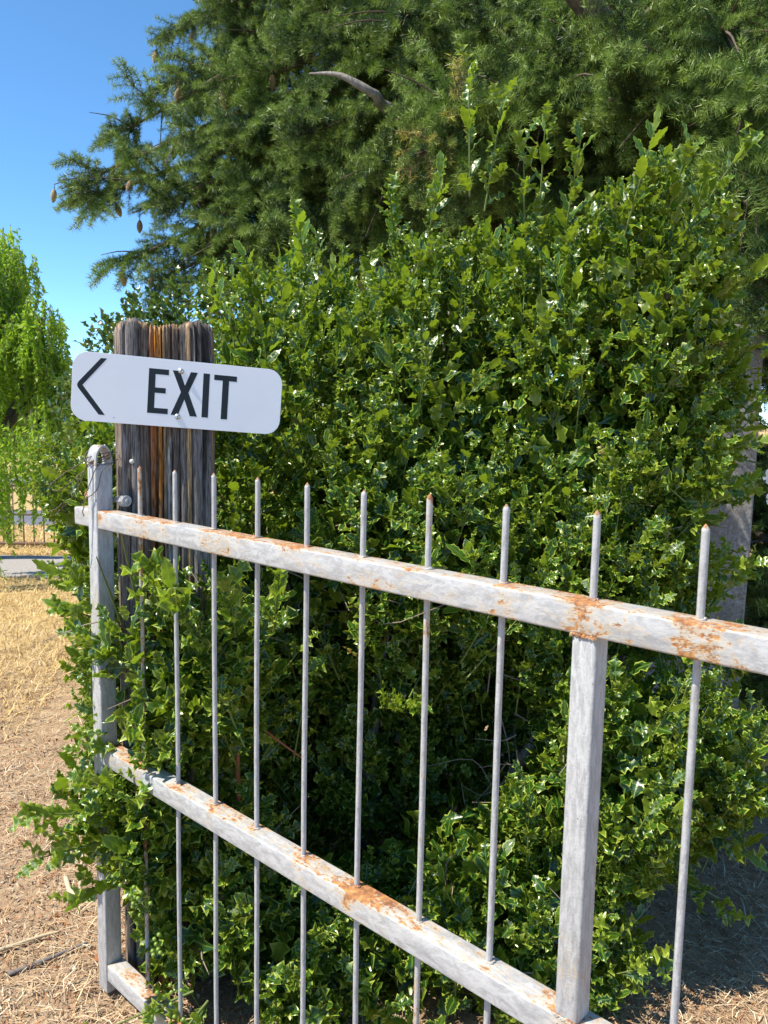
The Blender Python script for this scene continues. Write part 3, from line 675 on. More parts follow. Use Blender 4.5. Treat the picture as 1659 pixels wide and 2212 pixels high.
    for b in best:
        tb = 3 if young[b] > .3 else (0 if tint[b] < .33 else 1 if tint[b] < .6 else 2)
        me = var[int(RNG.integers(0, len(TPL))) * 4 + tb][2]
        sd = np.cross(ax[b], nr[b]); mm = np.eye(4); mm[:3, 0] = sd * size[b]; mm[:3, 1] = ax[b] * size[b]; mm[:3, 2] = nr[b] * size[b]; mm[:3, 3] = pos[b] - rl
        o = bpy.data.objects.new('leaf', me); col.objects.link(o); o.parent = root; o.matrix_local = Matrix(mm.tolist())
    # inner layers that close the crown
    ip = []; 
    for (c_, r_) in HEDGE:
        n = int(2600 * r_[0] * r_[2] / .12 * .55); d = unit(RNG.standard_normal((n, 3))) * (RNG.random((n, 1)) ** .35 * .86); ip.append(np.array(c_) + d * np.array(r_))
    ip = np.vstack(ip); ip = ip[(ip[:, 2] > .05)]
    q = ip; bad = (np.abs(q[:, 0] + .553) < .17) & (np.abs(q[:, 1] - 2.055) < .17); bad |= (np.abs(q[:, 0] - 1.11) < .27) & (np.abs(q[:, 1] - 3.18) < .27)
    bad |= (np.abs(q[:, 0] + .5) < .26) & (q[:, 1] > 1.72) & (q[:, 1] < 2.0) & (q[:, 2] > 1.13)
    ip = ip[~bad]; n = len(ip); ia = unit(RNG.standard_normal((n, 3)) + (0, -.2, .4)); inn = unit(np.cross(ia, RNG.standard_normal((n, 3)))); inn[inn[:, 2] < 0] *= -1
    tag(obj('inner_foliage', leaves_mesh('inner_foliage', ip - rl, ia, inn, RNG.uniform(.05, .075, n), RNG.uniform(0, .5, n), np.zeros(n), TPL_FAR), M_HOLLY, root), kind='stuff')
    # shoot stems
    A = Acc()
    for k in range(len(P0)):
        if abs(P[k][0] / P[k][1] + .345) < .05 and P[k][1] < 2.05: continue
        if RNG.random() < .75:
            V, F = tube_np([P0[k] - D[k] * .05 - rl, P0[k] + D[k] * L[k] * .5 - rl, P0[k] + D[k] * L[k] * .95 - rl], [.0026, .002, .0012], 5, cap=False); A.add(V, F)
    for k in range(len(sp0)):
        V, F = tube_np([sp0[k] - rl, (sp0[k] + sp1[k]) / 2 - rl, sp1[k] - rl], [.0034, .0026, .0014], 5, cap=False); A.add(V, F)
    tag(obj('shoots', A.mesh('shoots'), M_STEM, root), kind='stuff')
    # bare inner twigs that show in the dark hollows
    A = Acc()
    for k in range(150):
        c_, r_ = HEDGE[RNG.integers(0, len(HEDGE))]; p = np.array(c_) + RNG.uniform(-.5, .5, 3) * np.array(r_); p[2] = max(p[2], .1)
        d = unit(RNG.standard_normal(3) + (0, -.5, .5)); l = RNG.uniform(.12, .26); q1 = p + d * l * .5 + RNG.normal(0, .02, 3); q2 = p + d * l + RNG.normal(0, .03, 3)
        V, F = tube_np(smoothcurve([p - rl, q1 - rl, q2 - rl], 7), np.linspace(.003, .001, 7), 5, cap=False); A.add(V, F)
    hol = [((-.36, 2.28, 1.06), (.02, 2.2, 1.0)), ((.34, 2.25, .82), (.42, 2.2, .35))]
    for a_, b_ in hol:
        for k in range(16):
            p = np.array(a_) + (np.array(b_) - np.array(a_)) * RNG.random() + RNG.normal(0, .04, 3); d = unit(RNG.standard_normal(3) * (1, .5, .8)); l = RNG.uniform(.1, .3)
            V, F = tube_np(smoothcurve([p - rl, p + d * l * .5 + RNG.normal(0, .025, 3) - rl, p + d * l - rl], 7), np.linspace(.0028, .001, 7), 5, cap=False); A.add(V, F)
    tag(obj('bare_twigs', A.mesh('bare_twigs'), M_DRYTWIG, root), kind='stuff')
    # main stems
    stems = [((-.25, 2.6, -.05), (-.28, 2.65, .6), (-.35, 2.7, 1.5)), ((.1, 2.75, -.05), (.12, 2.8, .8), (.2, 2.75, 1.8)), ((.5, 2.7, -.05), (.55, 2.75, .8), (.5, 2.7, 1.8)), ((.7, 2.5, -.05), (.75, 2.5, .7), (.85, 2.5, 1.7)),
             ((-.5, 2.25, -.05), (-.45, 2.2, .4), (-.5, 2.0, .9)), ((-.62, 2.4, -.05), (-.68, 2.4, .6), (-.74, 2.5, 1.3)), ((.3, 2.55, -.05), (.4, 2.4, .35), (.62, 2.35, .75)), ((-.05, 2.5, -.05), (-.02, 2.4, .5), (.05, 2.4, 1.1))]
    for s in stems:
        V, F = tube_np(smoothcurve(s, 14) - rl, np.linspace(.024, .008, 14), 9, .05); obj('stem', mesh_np('stem', V, F), M_GREYBARK, root)
    V, F = tube_np(smoothcurve([(-.345, 1.95, .30), (-.35, 1.93, .62), (-.345, 1.92, .86)], 10) - rl, np.linspace(.0075, .0055, 10), 8, .05); obj('stem', mesh_np('stem', V, F), M_REDTWIG, root)['label'] = 'orange brown bare stem in the dark hollow'
    V, F = tube_np(smoothcurve([(-.34, 1.95, .72), (-.27, 1.95, .66), (-.19, 1.97, .59)], 8) - rl, np.linspace(.004, .002, 8), 6); obj('stem', mesh_np('stem', V, F), M_REDTWIG, root)
    # green berries
    bmm = bmesh.new(); bmesh.ops.create_icosphere(bmm, subdivisions=2, radius=.0045); be = bm_mesh('berry', bmm, True); be.materials.append(simple('green_berry', (.16, .25, .03), .3, .25, 40))
    for cc, n in (((-.50, 1.60, .44), 12), ((-.47, 1.585, .35), 8), ((-.44, 1.58, .25), 6), ((-.41, 1.55, .17), 6), ((.70, 2.17, 1.62), 6)):
        for k in range(n): obj('berry', be, None, root, Vector(cc) + Vector(RNG.normal(0, .016, 3)) - Vector(rl))
    print('hedge leaves', len(pos), 'inner', n)
hedge()

def holly_behind():
    root = thing('holly_tree', 'small leaved holly tree standing behind the top of the timber post', 'tree', (-1.2, 4.85, 0)); rl = np.array(root.location)
    E_ = [((-1.28, 4.62, 1.50), (.26, .35, .58)), ((-1.02, 4.7, 1.55), (.32, .4, .66)), ((-1.50, 4.6, 1.36), (.20, .3, .56)), ((-1.66, 4.6, 1.15), (.16, .25, .5)), ((-1.2, 4.6, .7), (.5, .4, .6)), ((-.7, 4.7, 1.2), (.4, .4, .75))]
    P, N = ell_surface(E_, 170, True); D = unit(N * .7 + np.array([0, -.1, .7]) + RNG.normal(0, .3, P.shape)); L = RNG.uniform(.12, .2, len(P))
    sp = [((-1.24, 4.6, 1.9), (-1.26, 4.5, 2.22)), ((-1.18, 4.6, 1.9), (-1.16, 4.5, 2.12)), ((-1.1, 4.6, 2.0), (-1.05, 4.5, 2.2)), ((-1.45, 4.6, 1.75), (-1.45, 4.5, 2.0))]
    P = np.vstack([P, np.repeat([s[0] for s in sp], 1, 0)]); D = np.vstack([D, unit(np.array([np.subtract(s[1], s[0]) for s in sp]))]); L = np.concatenate([L, [np.linalg.norm(np.subtract(s[1], s[0])) for s in sp]])
    pos, ax, nr, rk = leaf_frames(P - D * (L * .5)[:, None], D, 9, L); n = len(pos)
    tag(obj('crown', leaves_mesh('crown', pos - rl, ax, nr, RNG.uniform(.035, .055, n), RNG.uniform(0, 1, n), (RNG.random(n) < .1) * .6, TPL_FAR), M_HOLLY_FAR, root), kind='stuff')
    V, F = tube_np(smoothcurve([(0, .1, -.05), (.02, .1, .7), (-.05, .05, 1.6)], 10), np.linspace(.05, .015, 10), 9, .04); obj('trunk', mesh_np('trunk', V, F), M_GREYBARK, root)
holly_behind()

# ------------------------------------------------------------------ fir tree
def spray_mesh(seed, length=.40, npairs=8, dens=520, nl=.024, tone=0.0, wdt=.0019, lean=False):
    """a flat fir spray along +y; needles are single tapered blades"""
    rg = np.random.default_rng(seed); tw = []; A = Acc()
    main = smoothcurve([(0, 0, 0), (.01 * rg.standard_normal(), length * .5, .012), (.02 * rg.standard_normal(), length, -.02)], 8); tw.append((main, .003))
    for k in range(npairs):
        f = .14 + .74 * k / npairs; b = main[int(f * 7)]
        for sd in (-1, 1):
            if rg.random() < .12: continue
            l = length * (.50 * (1 - f) + .13) * rg.uniform(.75, 1.15); a = math.radians(rg.uniform(42, 62))
            d = np.array([sd * math.sin(a), math.cos(a), rg.uniform(-.25, .12)]); p = smoothcurve([b, b + d * l * .5 + (0, .008, .006), b + d * l + (0, .02, -.02)], 6); tw.append((p, .0016))
    for p, r_ in tw:
        V, F = tube_np(p, np.linspace(r_, r_ * .4, len(p)), 4, cap=False); A.add(V, F, (.10, .075, .045, 1))
        T, N_, B_ = frames(p); L = np.linalg.norm(np.diff(p, axis=0), axis=1).sum(); n = int(L * dens)
        t_ = rg.random(n) * (len(p) - 1.001); i = t_.astype(int); fr = (t_ - i)[:, None]
        q = p[i] * (1 - fr) + p[i + 1] * fr; tt = T[i]; an = rg.uniform(0, 6.28, n)
        rad = np.cos(an)[:, None] * N_[i] + np.sin(an)[:, None] * B_[i]
        dirv = unit(rad * .95 + tt * rg.uniform(.2, .6, (n, 1)) + np.array([0, 0, .10])); ln = nl * rg.uniform(.7, 1.15, (n, 1))
        s = unit(np.cross(dirv, rg.standard_normal((n, 3)))) * wdt * .5
        if lean: Vn = np.stack([q - s, q + s, q + dirv * ln], 1).reshape(-1, 3); Fn = np.arange(3 * n).reshape(-1, 3)
        else:
            Vn = np.stack([q - s, q + s, q + dirv * ln * .75 + s * .8, q + dirv * ln], 1).reshape(-1, 3); k = np.arange(n) * 4
            Fn = np.concatenate([np.stack([k, k + 1, k + 2], -1), np.stack([k, k + 2, k + 3], -1)])
        tipf = (t_ / (len(p) - 1))[:, None]; base = np.array((.022, .058, .027)) * (1 - tone) + np.array((.10, .17, .034)) * tone
        tp_ = tipf ** 2 * .75; c = base * (1 - tp_) + np.array((.26, .36, .07)) * tp_; c = c * rg.uniform(.7, 1.3, (n, 1))
        cc = np.ones((n, 3 if lean else 4, 4)); cc[..., :3] = c[:, None]; A.add(Vn, Fn); A.C[-1] = cc.reshape(-1, 4)
    return np.vstack(A.V), np.vstack(A.F), np.vstack(A.C)

def fir():
    TR = np.array((1.75, 4.7, 0)); root = thing('fir_tree', 'large fir tree with drooping dark green boughs above the holly hedge', 'tree', TR)
    near = [spray_mesh(s, .35, 5, 1250, .028, t_, .0022) for s, t_ in ((1, .0), (2, .4), (3, 1.0), (4, .2), (5, .7))]
    brown = spray_mesh(9, .28, 6, 500, .022, 0); brown = (brown[0], brown[1], brown[2] * np.array((2.3, 1.45, 1.35, 1)))
    nme = []
    for V, F, C in near + [brown]:
        me = mesh_np('needle_spray', V, F, C); me.materials.append(M_NEEDLE); nme.append(me)
    tips = [(-1.28, 5.54, 4.06), (-1.50, 5.51, 3.81), (-1.52, 5.47, 3.47), (-1.20, 5.3, 3.35), (-1.78, 5.22, 3.08), (-1.97, 5.08, 2.77), (-1.90, 5.02, 2.66), (-1.52, 5.0, 2.62), (-1.63, 4.93, 2.29), (-1.42, 4.91, 2.2), (-1.17, 5.05, 2.55), (-1.1, 4.85, 2.2),
            (-1.09, 5.09, 3.7), (-.98, 4.84, 3.25), (-1.11, 4.8, 2.91), (-.82, 4.67, 2.65), (-.92, 4.64, 2.4), (-.62, 4.66, 3.45), (-.54, 4.39, 2.86), (-.70, 4.53, 2.28), (-.35, 4.43, 3.15), (-.23, 4.15, 2.51), (-.11, 4.25, 3.34), (.03, 3.88, 2.79), (.16, 3.47, 2.68), (.07, 3.45, 2.50),
            (.12, 3.95, 2.44), (.32, 3.92, 3.17), (.49, 3.57, 2.71), (.68, 3.59, 2.84), (.32, 3.75, 2.48), (.63, 3.74, 2.44), (.88, 3.29, 2.9), (.80, 3.16, 2.62), (1.03, 3.16, 2.65), (1.13, 2.98, 2.8), (1.12, 2.64, 2.49), (1.19, 2.72, 2.31), (1.22, 2.91, 2.2), (1.27, 2.78, 1.97),
            (1.30, 2.86, 1.75), (1.19, 3.31, 2.23), (.91, 3.62, 2.26), (-.34, 4.44, 2.30), (-.9, 4.9, 3.0), (-.3, 4.6, 2.75), (.2, 4.3, 2.95), (-.6, 4.75, 3.15), (1.4, 3.5, 1.9), (1.45, 3.7, 1.4), (.6, 4.0, 2.1), (0, 4.4, 2.15), (-.5, 4.8, 2.0),
            # higher and outer boughs beyond the frame, and those at the back
            (-.9, 5.2, 4.3), (-.2, 4.6, 3.95), (.4, 4.3, 3.8), (1.3, 3.4, 3.3), (1.7, 3.0, 3.1), (2.0, 2.9, 2.6), (1.9, 3.1, 2.0), (1.4, 4.0, 4.2), (-.5, 5.8, 3.6), (-.6, 5.9, 2.9), (.2, 6.2, 3.4), (.3, 6.1, 2.4), (1.2, 6.4, 3.1), (.6, 5.3, 2.2), (-.2, 5.6, 2.1), (1.1, 5.0, 2.3), (.5, 4.7, 3.4), (2.6, 3.6, 3.2), (3.1, 4.6, 2.9), (2.4, 5.9, 3), (-.4, 5.2, 3.9), (.9, 4.6, 1.8), (-1.2, 5.1, 2.65), (-1.12, 5.2, 2.4), (-1.05, 5.3, 3.5), (-1.0, 5.2, 2.75), (-.95, 5.3, 3.05), (-.8, 5.2, 2.4), (-1.15, 5.5, 3.75), (-.7, 5.9, 3.3), (-.4, 6.0, 2.5), (-.1, 6.2, 3.0), (.2, 5.9, 2.7), (.5, 6.1, 3.1), (.7, 5.8, 2.4), (.0, 5.7, 3.6), (-.8, 6.0, 3.9), (.5, 5.4, 3.6), (1.0, 5.9, 2.8), (-.6, 5.7, 2.2), (1.60, 2.95, .45), (1.75, 3.05, .75), (1.55, 3.3, .30), (1.75, 3.4, 1.2), (2.0, 3.6, .9), (2.3, 3.5, 1.5), (1.6, 3.9, .9), (2.4, 3.9, .7), (1.9, 3.3, 1.6), (2.8, 4.2, 1.3), (2.2, 4.2, .5), (1.2, 4.2, 1.0), (.9, 4.3, 1.3)]
    spots = []; A = Acc(); cone_limbs = []
    for ti, tp in enumerate(tips):
        tp = np.array(tp); hd = tp - TR; hl = np.linalg.norm(hd[:2]); z0 = tp[2] + .10 * hl + RNG.uniform(-.1, .35)
        s0 = np.array((TR[0], TR[1], z0)); mid_ = (s0 * .45 + tp * .55) + (0, 0, .16 * hl * .5); bow = RNG.normal(0, .06, 3)
        c = smoothcurve([s0, mid_ + bow, tp], 16); V, F = tube_np(c - TR, np.linspace(.012 + .012 * hl, .004, 16), 8, .06); 
        if ti % 3 == 0: obj('limb', mesh_np('limb', V, F), M_BARK, root)
        else: A.add(V, F)
        if ti in (1, 2, 4, 5, 6, 7, 8, 9, 10, 13): cone_limbs.append(c)
        T, N_, B_ = frames(c); Ln = np.linalg.norm(np.diff(c, axis=0), axis=1).sum(); reach = min(1.5, Ln * .8); ns = int(7 + reach * (6 if ti < 12 else 10))
        out = unit(hd * (1, 1, 0))
        for k in range(ns):
            f = 1 - (k / ns) ** 1.1 * (reach / Ln); i = min(int(f * 15), 15); sd = (-1) ** k; w_ = (1 - f) * Ln
            lat = np.array([-out[1], out[0], 0]) * sd; off = lat * RNG.uniform(.0, .5) * min(w_ * .5, .30) * (.5 if ti < 12 else 1) + np.array((0, 0, RNG.uniform(-.15, .07) * min(1, w_ * 1.4)))
            d = unit(T[i] * .45 + lat * RNG.uniform(0, .8) * (k > 0) + np.array((-.1, -.25, RNG.uniform(-.7, .65))) + RNG.normal(0, .3, 3)) if k else unit(T[i] + (0, 0, -.05))
            b = c[i] + off - (d * .26 if k == 0 else d * .08); spots.append((b, d, RNG.uniform(.85, 1.3) * (1 if k else .8), RNG.random() * 0 + ti))
        # side branchlets carrying the sprays
        for k in range(8):
            f = RNG.uniform(.45, .97); i = int(f * 15); d = unit(T[i] * .6 + unit(RNG.standard_normal(3)) * .7 - (0, 0, .25)); l = RNG.uniform(.2, .45)
            V, F = tube_np(smoothcurve([c[i] - TR, c[i] + d * l * .5 - TR + (0, 0, .02), c[i] + d * l - TR], 6), np.linspace(.006, .002, 6), 5, .05, False); A.add(V, F)
    # the grey bare branch and the big dark bough seen in the photograph
    V, F = tube_np(smoothcurve([(-.40, 4.16, 3.09), (-.25, 4.1, 3.06), (-.09, 4.12, 2.99), (.15, 4.3, 2.95), (1.7, 4.7, 2.9)], 24) - TR, np.linspace(.004, .04, 24), 9, .05); obj('limb', mesh_np('limb', V, F), M_GREYBARK, root)['label'] = 'pale grey bare limb among the needles'
    V, F = tube_np(smoothcurve([(.42, 3.55, 3.75), (.66, 3.6, 3.34), (.90, 3.72, 3.14), (1.3, 4.1, 3.05), (1.75, 4.7, 3.0)], 24) - TR, np.linspace(.045, .07, 24), 12, .04); obj('limb', mesh_np('limb', V, F), M_BARK, root)['label'] = 'thick dark brown limb in the upper right'
    tag(obj('branchlets', A.mesh('branchlets'), M_BARK, root), kind='stuff')
    V, F = tube_np(np.array([(0.02 * math.sin(z), 0.03 * math.cos(z * .8), z) for z in np.linspace(-.1, 8, 24)]), np.linspace(.27, .06, 24), 18, .04); obj('trunk', mesh_np('trunk', V, F), M_BARK, root)
    e = np.array(EYE); Pb = np.array([s[0] for s in spots]); dist = np.linalg.norm(Pb - e, axis=1)
    dv = Pb - e; inv = (np.abs((dv @ np.array(right)) / (dv @ np.array(fwd))) < .52) & (np.abs((dv @ np.array(down)) / (dv @ np.array(fwd))) < .70)
    order = np.argsort(dist + 50 * (~inv)); big = set(order[:300].tolist()); A = Acc()
    vi_all = RNG.integers(0, 5, len(spots)); rest = []; proto = {}
    for k, (b, d, s, ti) in enumerate(spots):
        y = d; x = unit(np.cross(y, np.array((0, -.35, .8)) + RNG.normal(0, .6, 3))); z = np.cross(x, y); Rm = np.stack([x, y, z], 1) * s
        isb = .0 < (b[0] + .0) < .3 and 3.3 < b[1] < 3.75 and b[2] < 2.75
        if k in big:
            vi = 5 if (isb and RNG.random() < .6) else int(vi_all[k]); o = bpy.data.objects.new('needle_spray', nme[vi]); proto.setdefault(vi, o); col.objects.link(o); o.parent = root
            mm = np.eye(4); mm[:3, :3] = Rm; mm[:3, 3] = b - TR; o.matrix_local = Matrix(mm.tolist())
            if vi == 5: o['label'] = 'dry brownish needle spray'
        else:
            rest.append((vi_all[k], b - TR, Matrix(np.stack([x, y, z], 1).tolist()).to_euler(), s))
    # the remaining sprays: points that carry copies of the five sprays above
    me = bpy.data.meshes.new('needle_foliage'); n = len(rest); me.vertices.add(n); me.vertices.foreach_set('co', np.array([r_[1] for r_ in rest], np.float32).ravel())
    for nm, ty, key, dat in (('rot', 'FLOAT_VECTOR', 'vector', [tuple(r_[2]) for r_ in rest]), ('siz', 'FLOAT', 'value', [r_[3] for r_ in rest]), ('kind_index', 'INT', 'value', [r_[0] for r_ in rest])):
        at = me.attributes.new(nm, ty, 'POINT'); at.data.foreach_set(key, np.array(dat, np.int32 if ty == 'INT' else np.float32).ravel())
    fo = tag(obj('needle_foliage', me, M_NEEDLE, root), kind='stuff')
    ng = bpy.data.node_groups.new('needle_foliage', 'GeometryNodeTree'); ng.interface.new_socket('Geometry', in_out='INPUT', socket_type='NodeSocketGeometry'); ng.interface.new_socket('Geometry', in_out='OUTPUT', socket_type='NodeSocketGeometry')
    N = ng.nodes.new; Lk = ng.links.new; gi = N('NodeGroupInput'); go = N('NodeGroupOutput'); jn = N('GeometryNodeJoinGeometry'); Lk(jn.outputs[0], go.inputs[0])
    def named(nm, ty): q = N('GeometryNodeInputNamedAttribute'); q.data_type = ty; q.inputs['Name'].default_value = nm; return q.outputs['Attribute']
    ro = named('rot', 'FLOAT_VECTOR'); sz = named('siz', 'FLOAT'); ki = named('kind_index', 'INT'); e2r = N('FunctionNodeEulerToRotation'); Lk(ro, e2r.inputs[0])
    for v_ in range(5):
        ip = N('GeometryNodeInstanceOnPoints'); oi = N('GeometryNodeObjectInfo'); oi.inputs['Object'].default_value = proto[v_]; oi.inputs['As Instance'].default_value = True
        cp = N('FunctionNodeCompare'); cp.data_type = 'INT'; cp.operation = 'EQUAL'; Lk(ki, cp.inputs[2]); cp.inputs[3].default_value = v_
        Lk(gi.outputs[0], ip.inputs['Points']); Lk(cp.outputs[0], ip.inputs['Selection']); Lk(oi.outputs['Geometry'], ip.inputs['Instance']); Lk(e2r.outputs[0], ip.inputs['Rotation']); Lk(sz, ip.inputs['Scale']); Lk(ip.outputs[0], jn.inputs[0])
    md = fo.modifiers.new('sprays', 'NODES'); md.node_group = ng
    # hanging cones
    n, kk = 10, 12; zs = np.linspace(0, 1, kk); prof = np.sin(np.pi * np.clip(zs * .9 + .08, 0, 1)) ** .75 * .0155; ang = np.arange(n) * 2 * np.pi / n
    V = []; 
    for i_, z in enumerate(zs):
        for j, a in enumerate(ang): r_ = prof[i_] * (1 + .22 * ((i_ + j) % 2)); V.append((r_ * math.cos(a), r_ * math.sin(a), -z * .075))
    i = (np.arange(kk - 1)[:, None] * n); j = np.arange(n)[None]; j2 = (j + 1) % n
    cme = mesh_np('cone', np.array(V), np.stack([i + j, i + n + j, i + n + j2, i + j2], -1).reshape(-1, 4), smooth=False)
    t = NT('cone_scales'); f = t.noise(t.coord(), 130, 3); oi = t.n('ShaderNodeObjectInfo')
    c = t.mix(oi.outputs['Random'], t.mix(f, (.16, .09, .045), (.30, .20, .10)), t.mix(f, (.26, .24, .09), (.44, .38, .18))); t.base(c); t.set(Roughness=.75); cme.materials.append(t.m)
    St = Acc()
    for c in cone_limbs:
        for k in range(int(RNG.integers(2, 5))):
            q = c[int(RNG.integers(12, 16))] + RNG.normal(0, .05, 3) * (1, 1, .3); top = q - (0, 0, .03); sc = RNG.uniform(.9, 1.3)
            V, F = tube_np([c[14] - TR, (c[14] + q) / 2 - TR + (0, 0, .01), q - TR, top - TR - (0, 0, .005)], .003, 4, cap=False); St.add(V, F)
            obj('cone', cme, None, root, Vector(top) - Vector(TR), (RNG.normal(0, .2), RNG.normal(0, .2), RNG.uniform(0, 6)), (sc, sc, sc))
    tag(obj('cone_stalks', St.mesh('cone_stalks'), M_BARK, root), kind='stuff')
    print('fir sprays', len(spots))
fir()

# ------------------------------------------------------------------ weeping tree on the left
def weeping():
    B = np.array((-4.1, 7.8, 0)); root = thing('weeping_tree', 'bright green weeping tree with hanging strands at the left edge', 'tree', B)
    E_ = [((-3.66, 7.95, 2.72), (.30, .5, .50)), ((-3.22, 7.65, 2.18), (.26, .35, .36)), ((-3.55, 7.7, 1.95), (.40, .45, .50)), ((-3.05, 7.6, 1.72), (.12, .2, .30)), ((-3.62, 7.7, 2.55), (.2, .3, .35))]
    tops = []
    for c_, r_ in E_:
        n = int(1250 * r_[0] * r_[2] + 60); d = unit(RNG.standard_normal((n, 3))); tops.append(np.array(c_) + d * np.array(r_) * RNG.uniform(.5, 1, (n, 1)))
    tops = np.vstack(tops); lens = RNG.uniform(.15, .45, len(tops))
    lo = []
    for k in range(48): x = RNG.uniform(-3.58, -3.02); lo.append((x, RNG.uniform(7.0, 7.5), RNG.uniform(1.0, 1.5)))
    for k in range(26): x = RNG.uniform(-3.5, -3.25); lo.append((x, RNG.uniform(6.7, 7.1), RNG.uniform(.8, 1.2)))
    for k in range(12): x = RNG.uniform(-3.3, -3.12); lo.append((x, RNG.uniform(6.35, 6.6), RNG.uniform(.65, .9)))
    for k in range(10): x = RNG.uniform(-3.18, -3.0); lo.append((x, RNG.uniform(7.0, 7.3), RNG.uniform(1.0, 1.45)))
    lo = np.array(lo); ll = np.where(np.arange(len(lo)) < 48, RNG.uniform(.35, .8, len(lo)), RNG.uniform(.4, .7, len(lo)))
    tops = np.vstack([tops, lo]); lens = np.concatenate([lens, ll])
    A = Acc(); St = Acc()
    for p, l in zip(tops, lens):
        dr = RNG.normal(0, .12, 2); q = np.array([p + np.array((dr[0] * t_ * l, dr[1] * t_ * l, -l * t_)) for t_ in np.linspace(0, 1, 5)]) + RNG.normal(0, .006, (5, 3))
        if RNG.random() < .5: V, F = tube_np(q - B, np.linspace(.004, .0015, 5), 3, cap=False); St.add(V, F)
        n = int(l * 95) + 6; t_ = RNG.random(n) * 3.99; i = t_.astype(int); c = q[i] + (q[i + 1] - q[i]) * (t_ - i)[:, None]
        d = unit(RNG.normal(0, .55, (n, 3)) + (0, 0, -.75)); s = unit(np.cross(d, RNG.standard_normal((n, 3)))); ln = RNG.uniform(.035, .07, (n, 1)); wd = ln * .17
        V = np.stack([c, c + d * ln * .5 + s * wd, c + d * ln, c + d * ln * .5 - s * wd], 1).reshape(-1, 3) - B; k = np.arange(n) * 4
        cc = np.ones((n, 4, 4)); cc[..., 1] = np.clip(RNG.normal(.5, .3, (n, 1)), 0, 1); A.add(V, np.concatenate([np.stack([k, k + 1, k + 2], -1), np.stack([k, k + 2, k + 3], -1)])); A.C[-1] = cc.reshape(-1, 4)
    tag(obj('hanging_foliage', A.mesh('hanging_foliage'), M_WEEP, root), kind='stuff'); tag(obj('strands', St.mesh('strands'), M_DRYTWIG, root), kind='stuff')
    bk = bark_mat('weeping_bark', (.03, .024, .018), (.09, .07, .055))
    V, F = tube_np(smoothcurve([(0, 0, -.1), (.1, 0, .6), (.28, -.08, 1.05)], 10), np.linspace(.13, .075, 10), 12, .04); obj('trunk', mesh_np('trunk', V, F), bk, root)
    for L in ([(.28, -.08, 1.05), (.60, -.2, 1.30), (.85, -.22, 1.58), (1.0, -.2, 1.75)], [(.55, -.18, 1.27), (.72, -.2, 1.6), (.80, -.2, 1.95), (.9, -.1, 2.3)], [(.28, -.08, 1.05), (.35, -.1, 1.7), (.30, 0, 2.4), (.2, 0, 2.9)], [(.3, -.1, 1.2), (.45, -.3, 1.7), (.55, -.2, 2.3)]):
        V, F = tube_np(smoothcurve(L, 12), np.linspace(.045, .012, 12), 8, .06); obj('limb', mesh_np('limb', V, F), bk, root)
    bm = bmesh.new(); bmesh.ops.create_icosphere(bm, subdivisions=1, radius=.03)
    for v in bm.verts: v.co *= RNG.uniform(.5, 1.2)
    obj('blossom', bm_mesh('blossom', bm), simple('purple_blossom', (.30, .12, .62), .6), root, (.50, -.85, .87))
weeping()

# ------------------------------------------------------------------ far things on the left
def leafy(name, label, cat, loc, ELL, n, size, mat, group=None, trunk=None):
    root = thing(name, label, cat, loc, 0, group); A = Acc(); rl = np.array(loc, float)
    for c_, r_ in ELL:
        m_ = int(n * r_[0] * r_[2]); d = unit(RNG.standard_normal((m_, 3))) * RNG.uniform(.55, 1.05, (m_, 1)); p = np.array(c_) + d * np.array(r_)
        lump = np.array([mnoise.noise(Vector(x * 2.0 / max(r_) + rl)) for x in p]); p = p[lump > -.22]; m_ = len(p)
        a = unit(RNG.standard_normal((m_, 3)) + (0, 0, .3)); s = unit(np.cross(a, RNG.standard_normal((m_, 3)))); ln = size * RNG.uniform(.6, 1.3, (m_, 1))
        V = np.stack([p, p + a * ln * .5 + s * ln * .28, p + a * ln, p + a * ln * .5 - s * ln * .28], 1).reshape(-1, 3); k = np.arange(m_) * 4
        cc = np.ones((m_, 4, 4)); cc[..., 1] = np.clip(RNG.normal(.45, .3, (m_, 1)), 0, 1)
        A.add(V, np.concatenate([np.stack([k, k + 1, k + 2], -1), np.stack([k, k + 2, k + 3], -1)])); A.C[-1] = cc.reshape(-1, 4)
    tag(obj('crown', A.mesh('crown'), mat, root), kind='stuff')
    if trunk: V, F = tube_np([(0, 0, -.1), (.05, 0, trunk[1] * .5), (0, 0, trunk[1])], [trunk[0], trunk[0] * .8, trunk[0] * .5], 9, .04); obj('trunk', mesh_np('trunk', V, F), M_BARK, root)
    return root
M_FARO = foliage_mat('far_olive_leaf', (.05, .07, .02), (.11, .13, .04), (.1, .13, .02), .2, .7)
for (x, y, h, w_, mt, lb) in ((-12.8, 29, 3.6, 1.9, M_FAR, 'dark green distant tree seen just left of the sign'), (-16.2, 31, 3.3, 2.2, M_FAR, 'dark distant tree behind the weeping tree strands'), (-10.4, 30, 3.0, 2.0, M_FARO, 'olive green distant tree partly behind the holly beside the sign'),
                              (-19.5, 33, 3.4, 2.4, M_FARO, 'olive green distant tree at the far left edge'), (-6.5, 34, 3.2, 2.4, M_FAR, 'dark distant tree hidden mostly by the holly'), (-23.5, 36, 3.6, 2.6, M_FAR, 'leftmost dark tree far beyond the field')):
    leafy('distant_tree', lb, 'tree', (x, y, 0), [((0, 0, h * .52), (w_, w_ * .8, h * .48)), ((w_ * .5, -.3, h * .42), (w_ * .7, w_ * .6, h * .4)), ((-w_ * .5, -.2, h * .38), (w_ * .7, w_ * .6, h * .36))], 1100, .22, mt, 'trees beyond the field', (.2, h * .5))
M_LAV = foliage_mat('lavender', (.13, .11, .14), (.26, .22, .28), (.2, .16, .22), .15, .8)
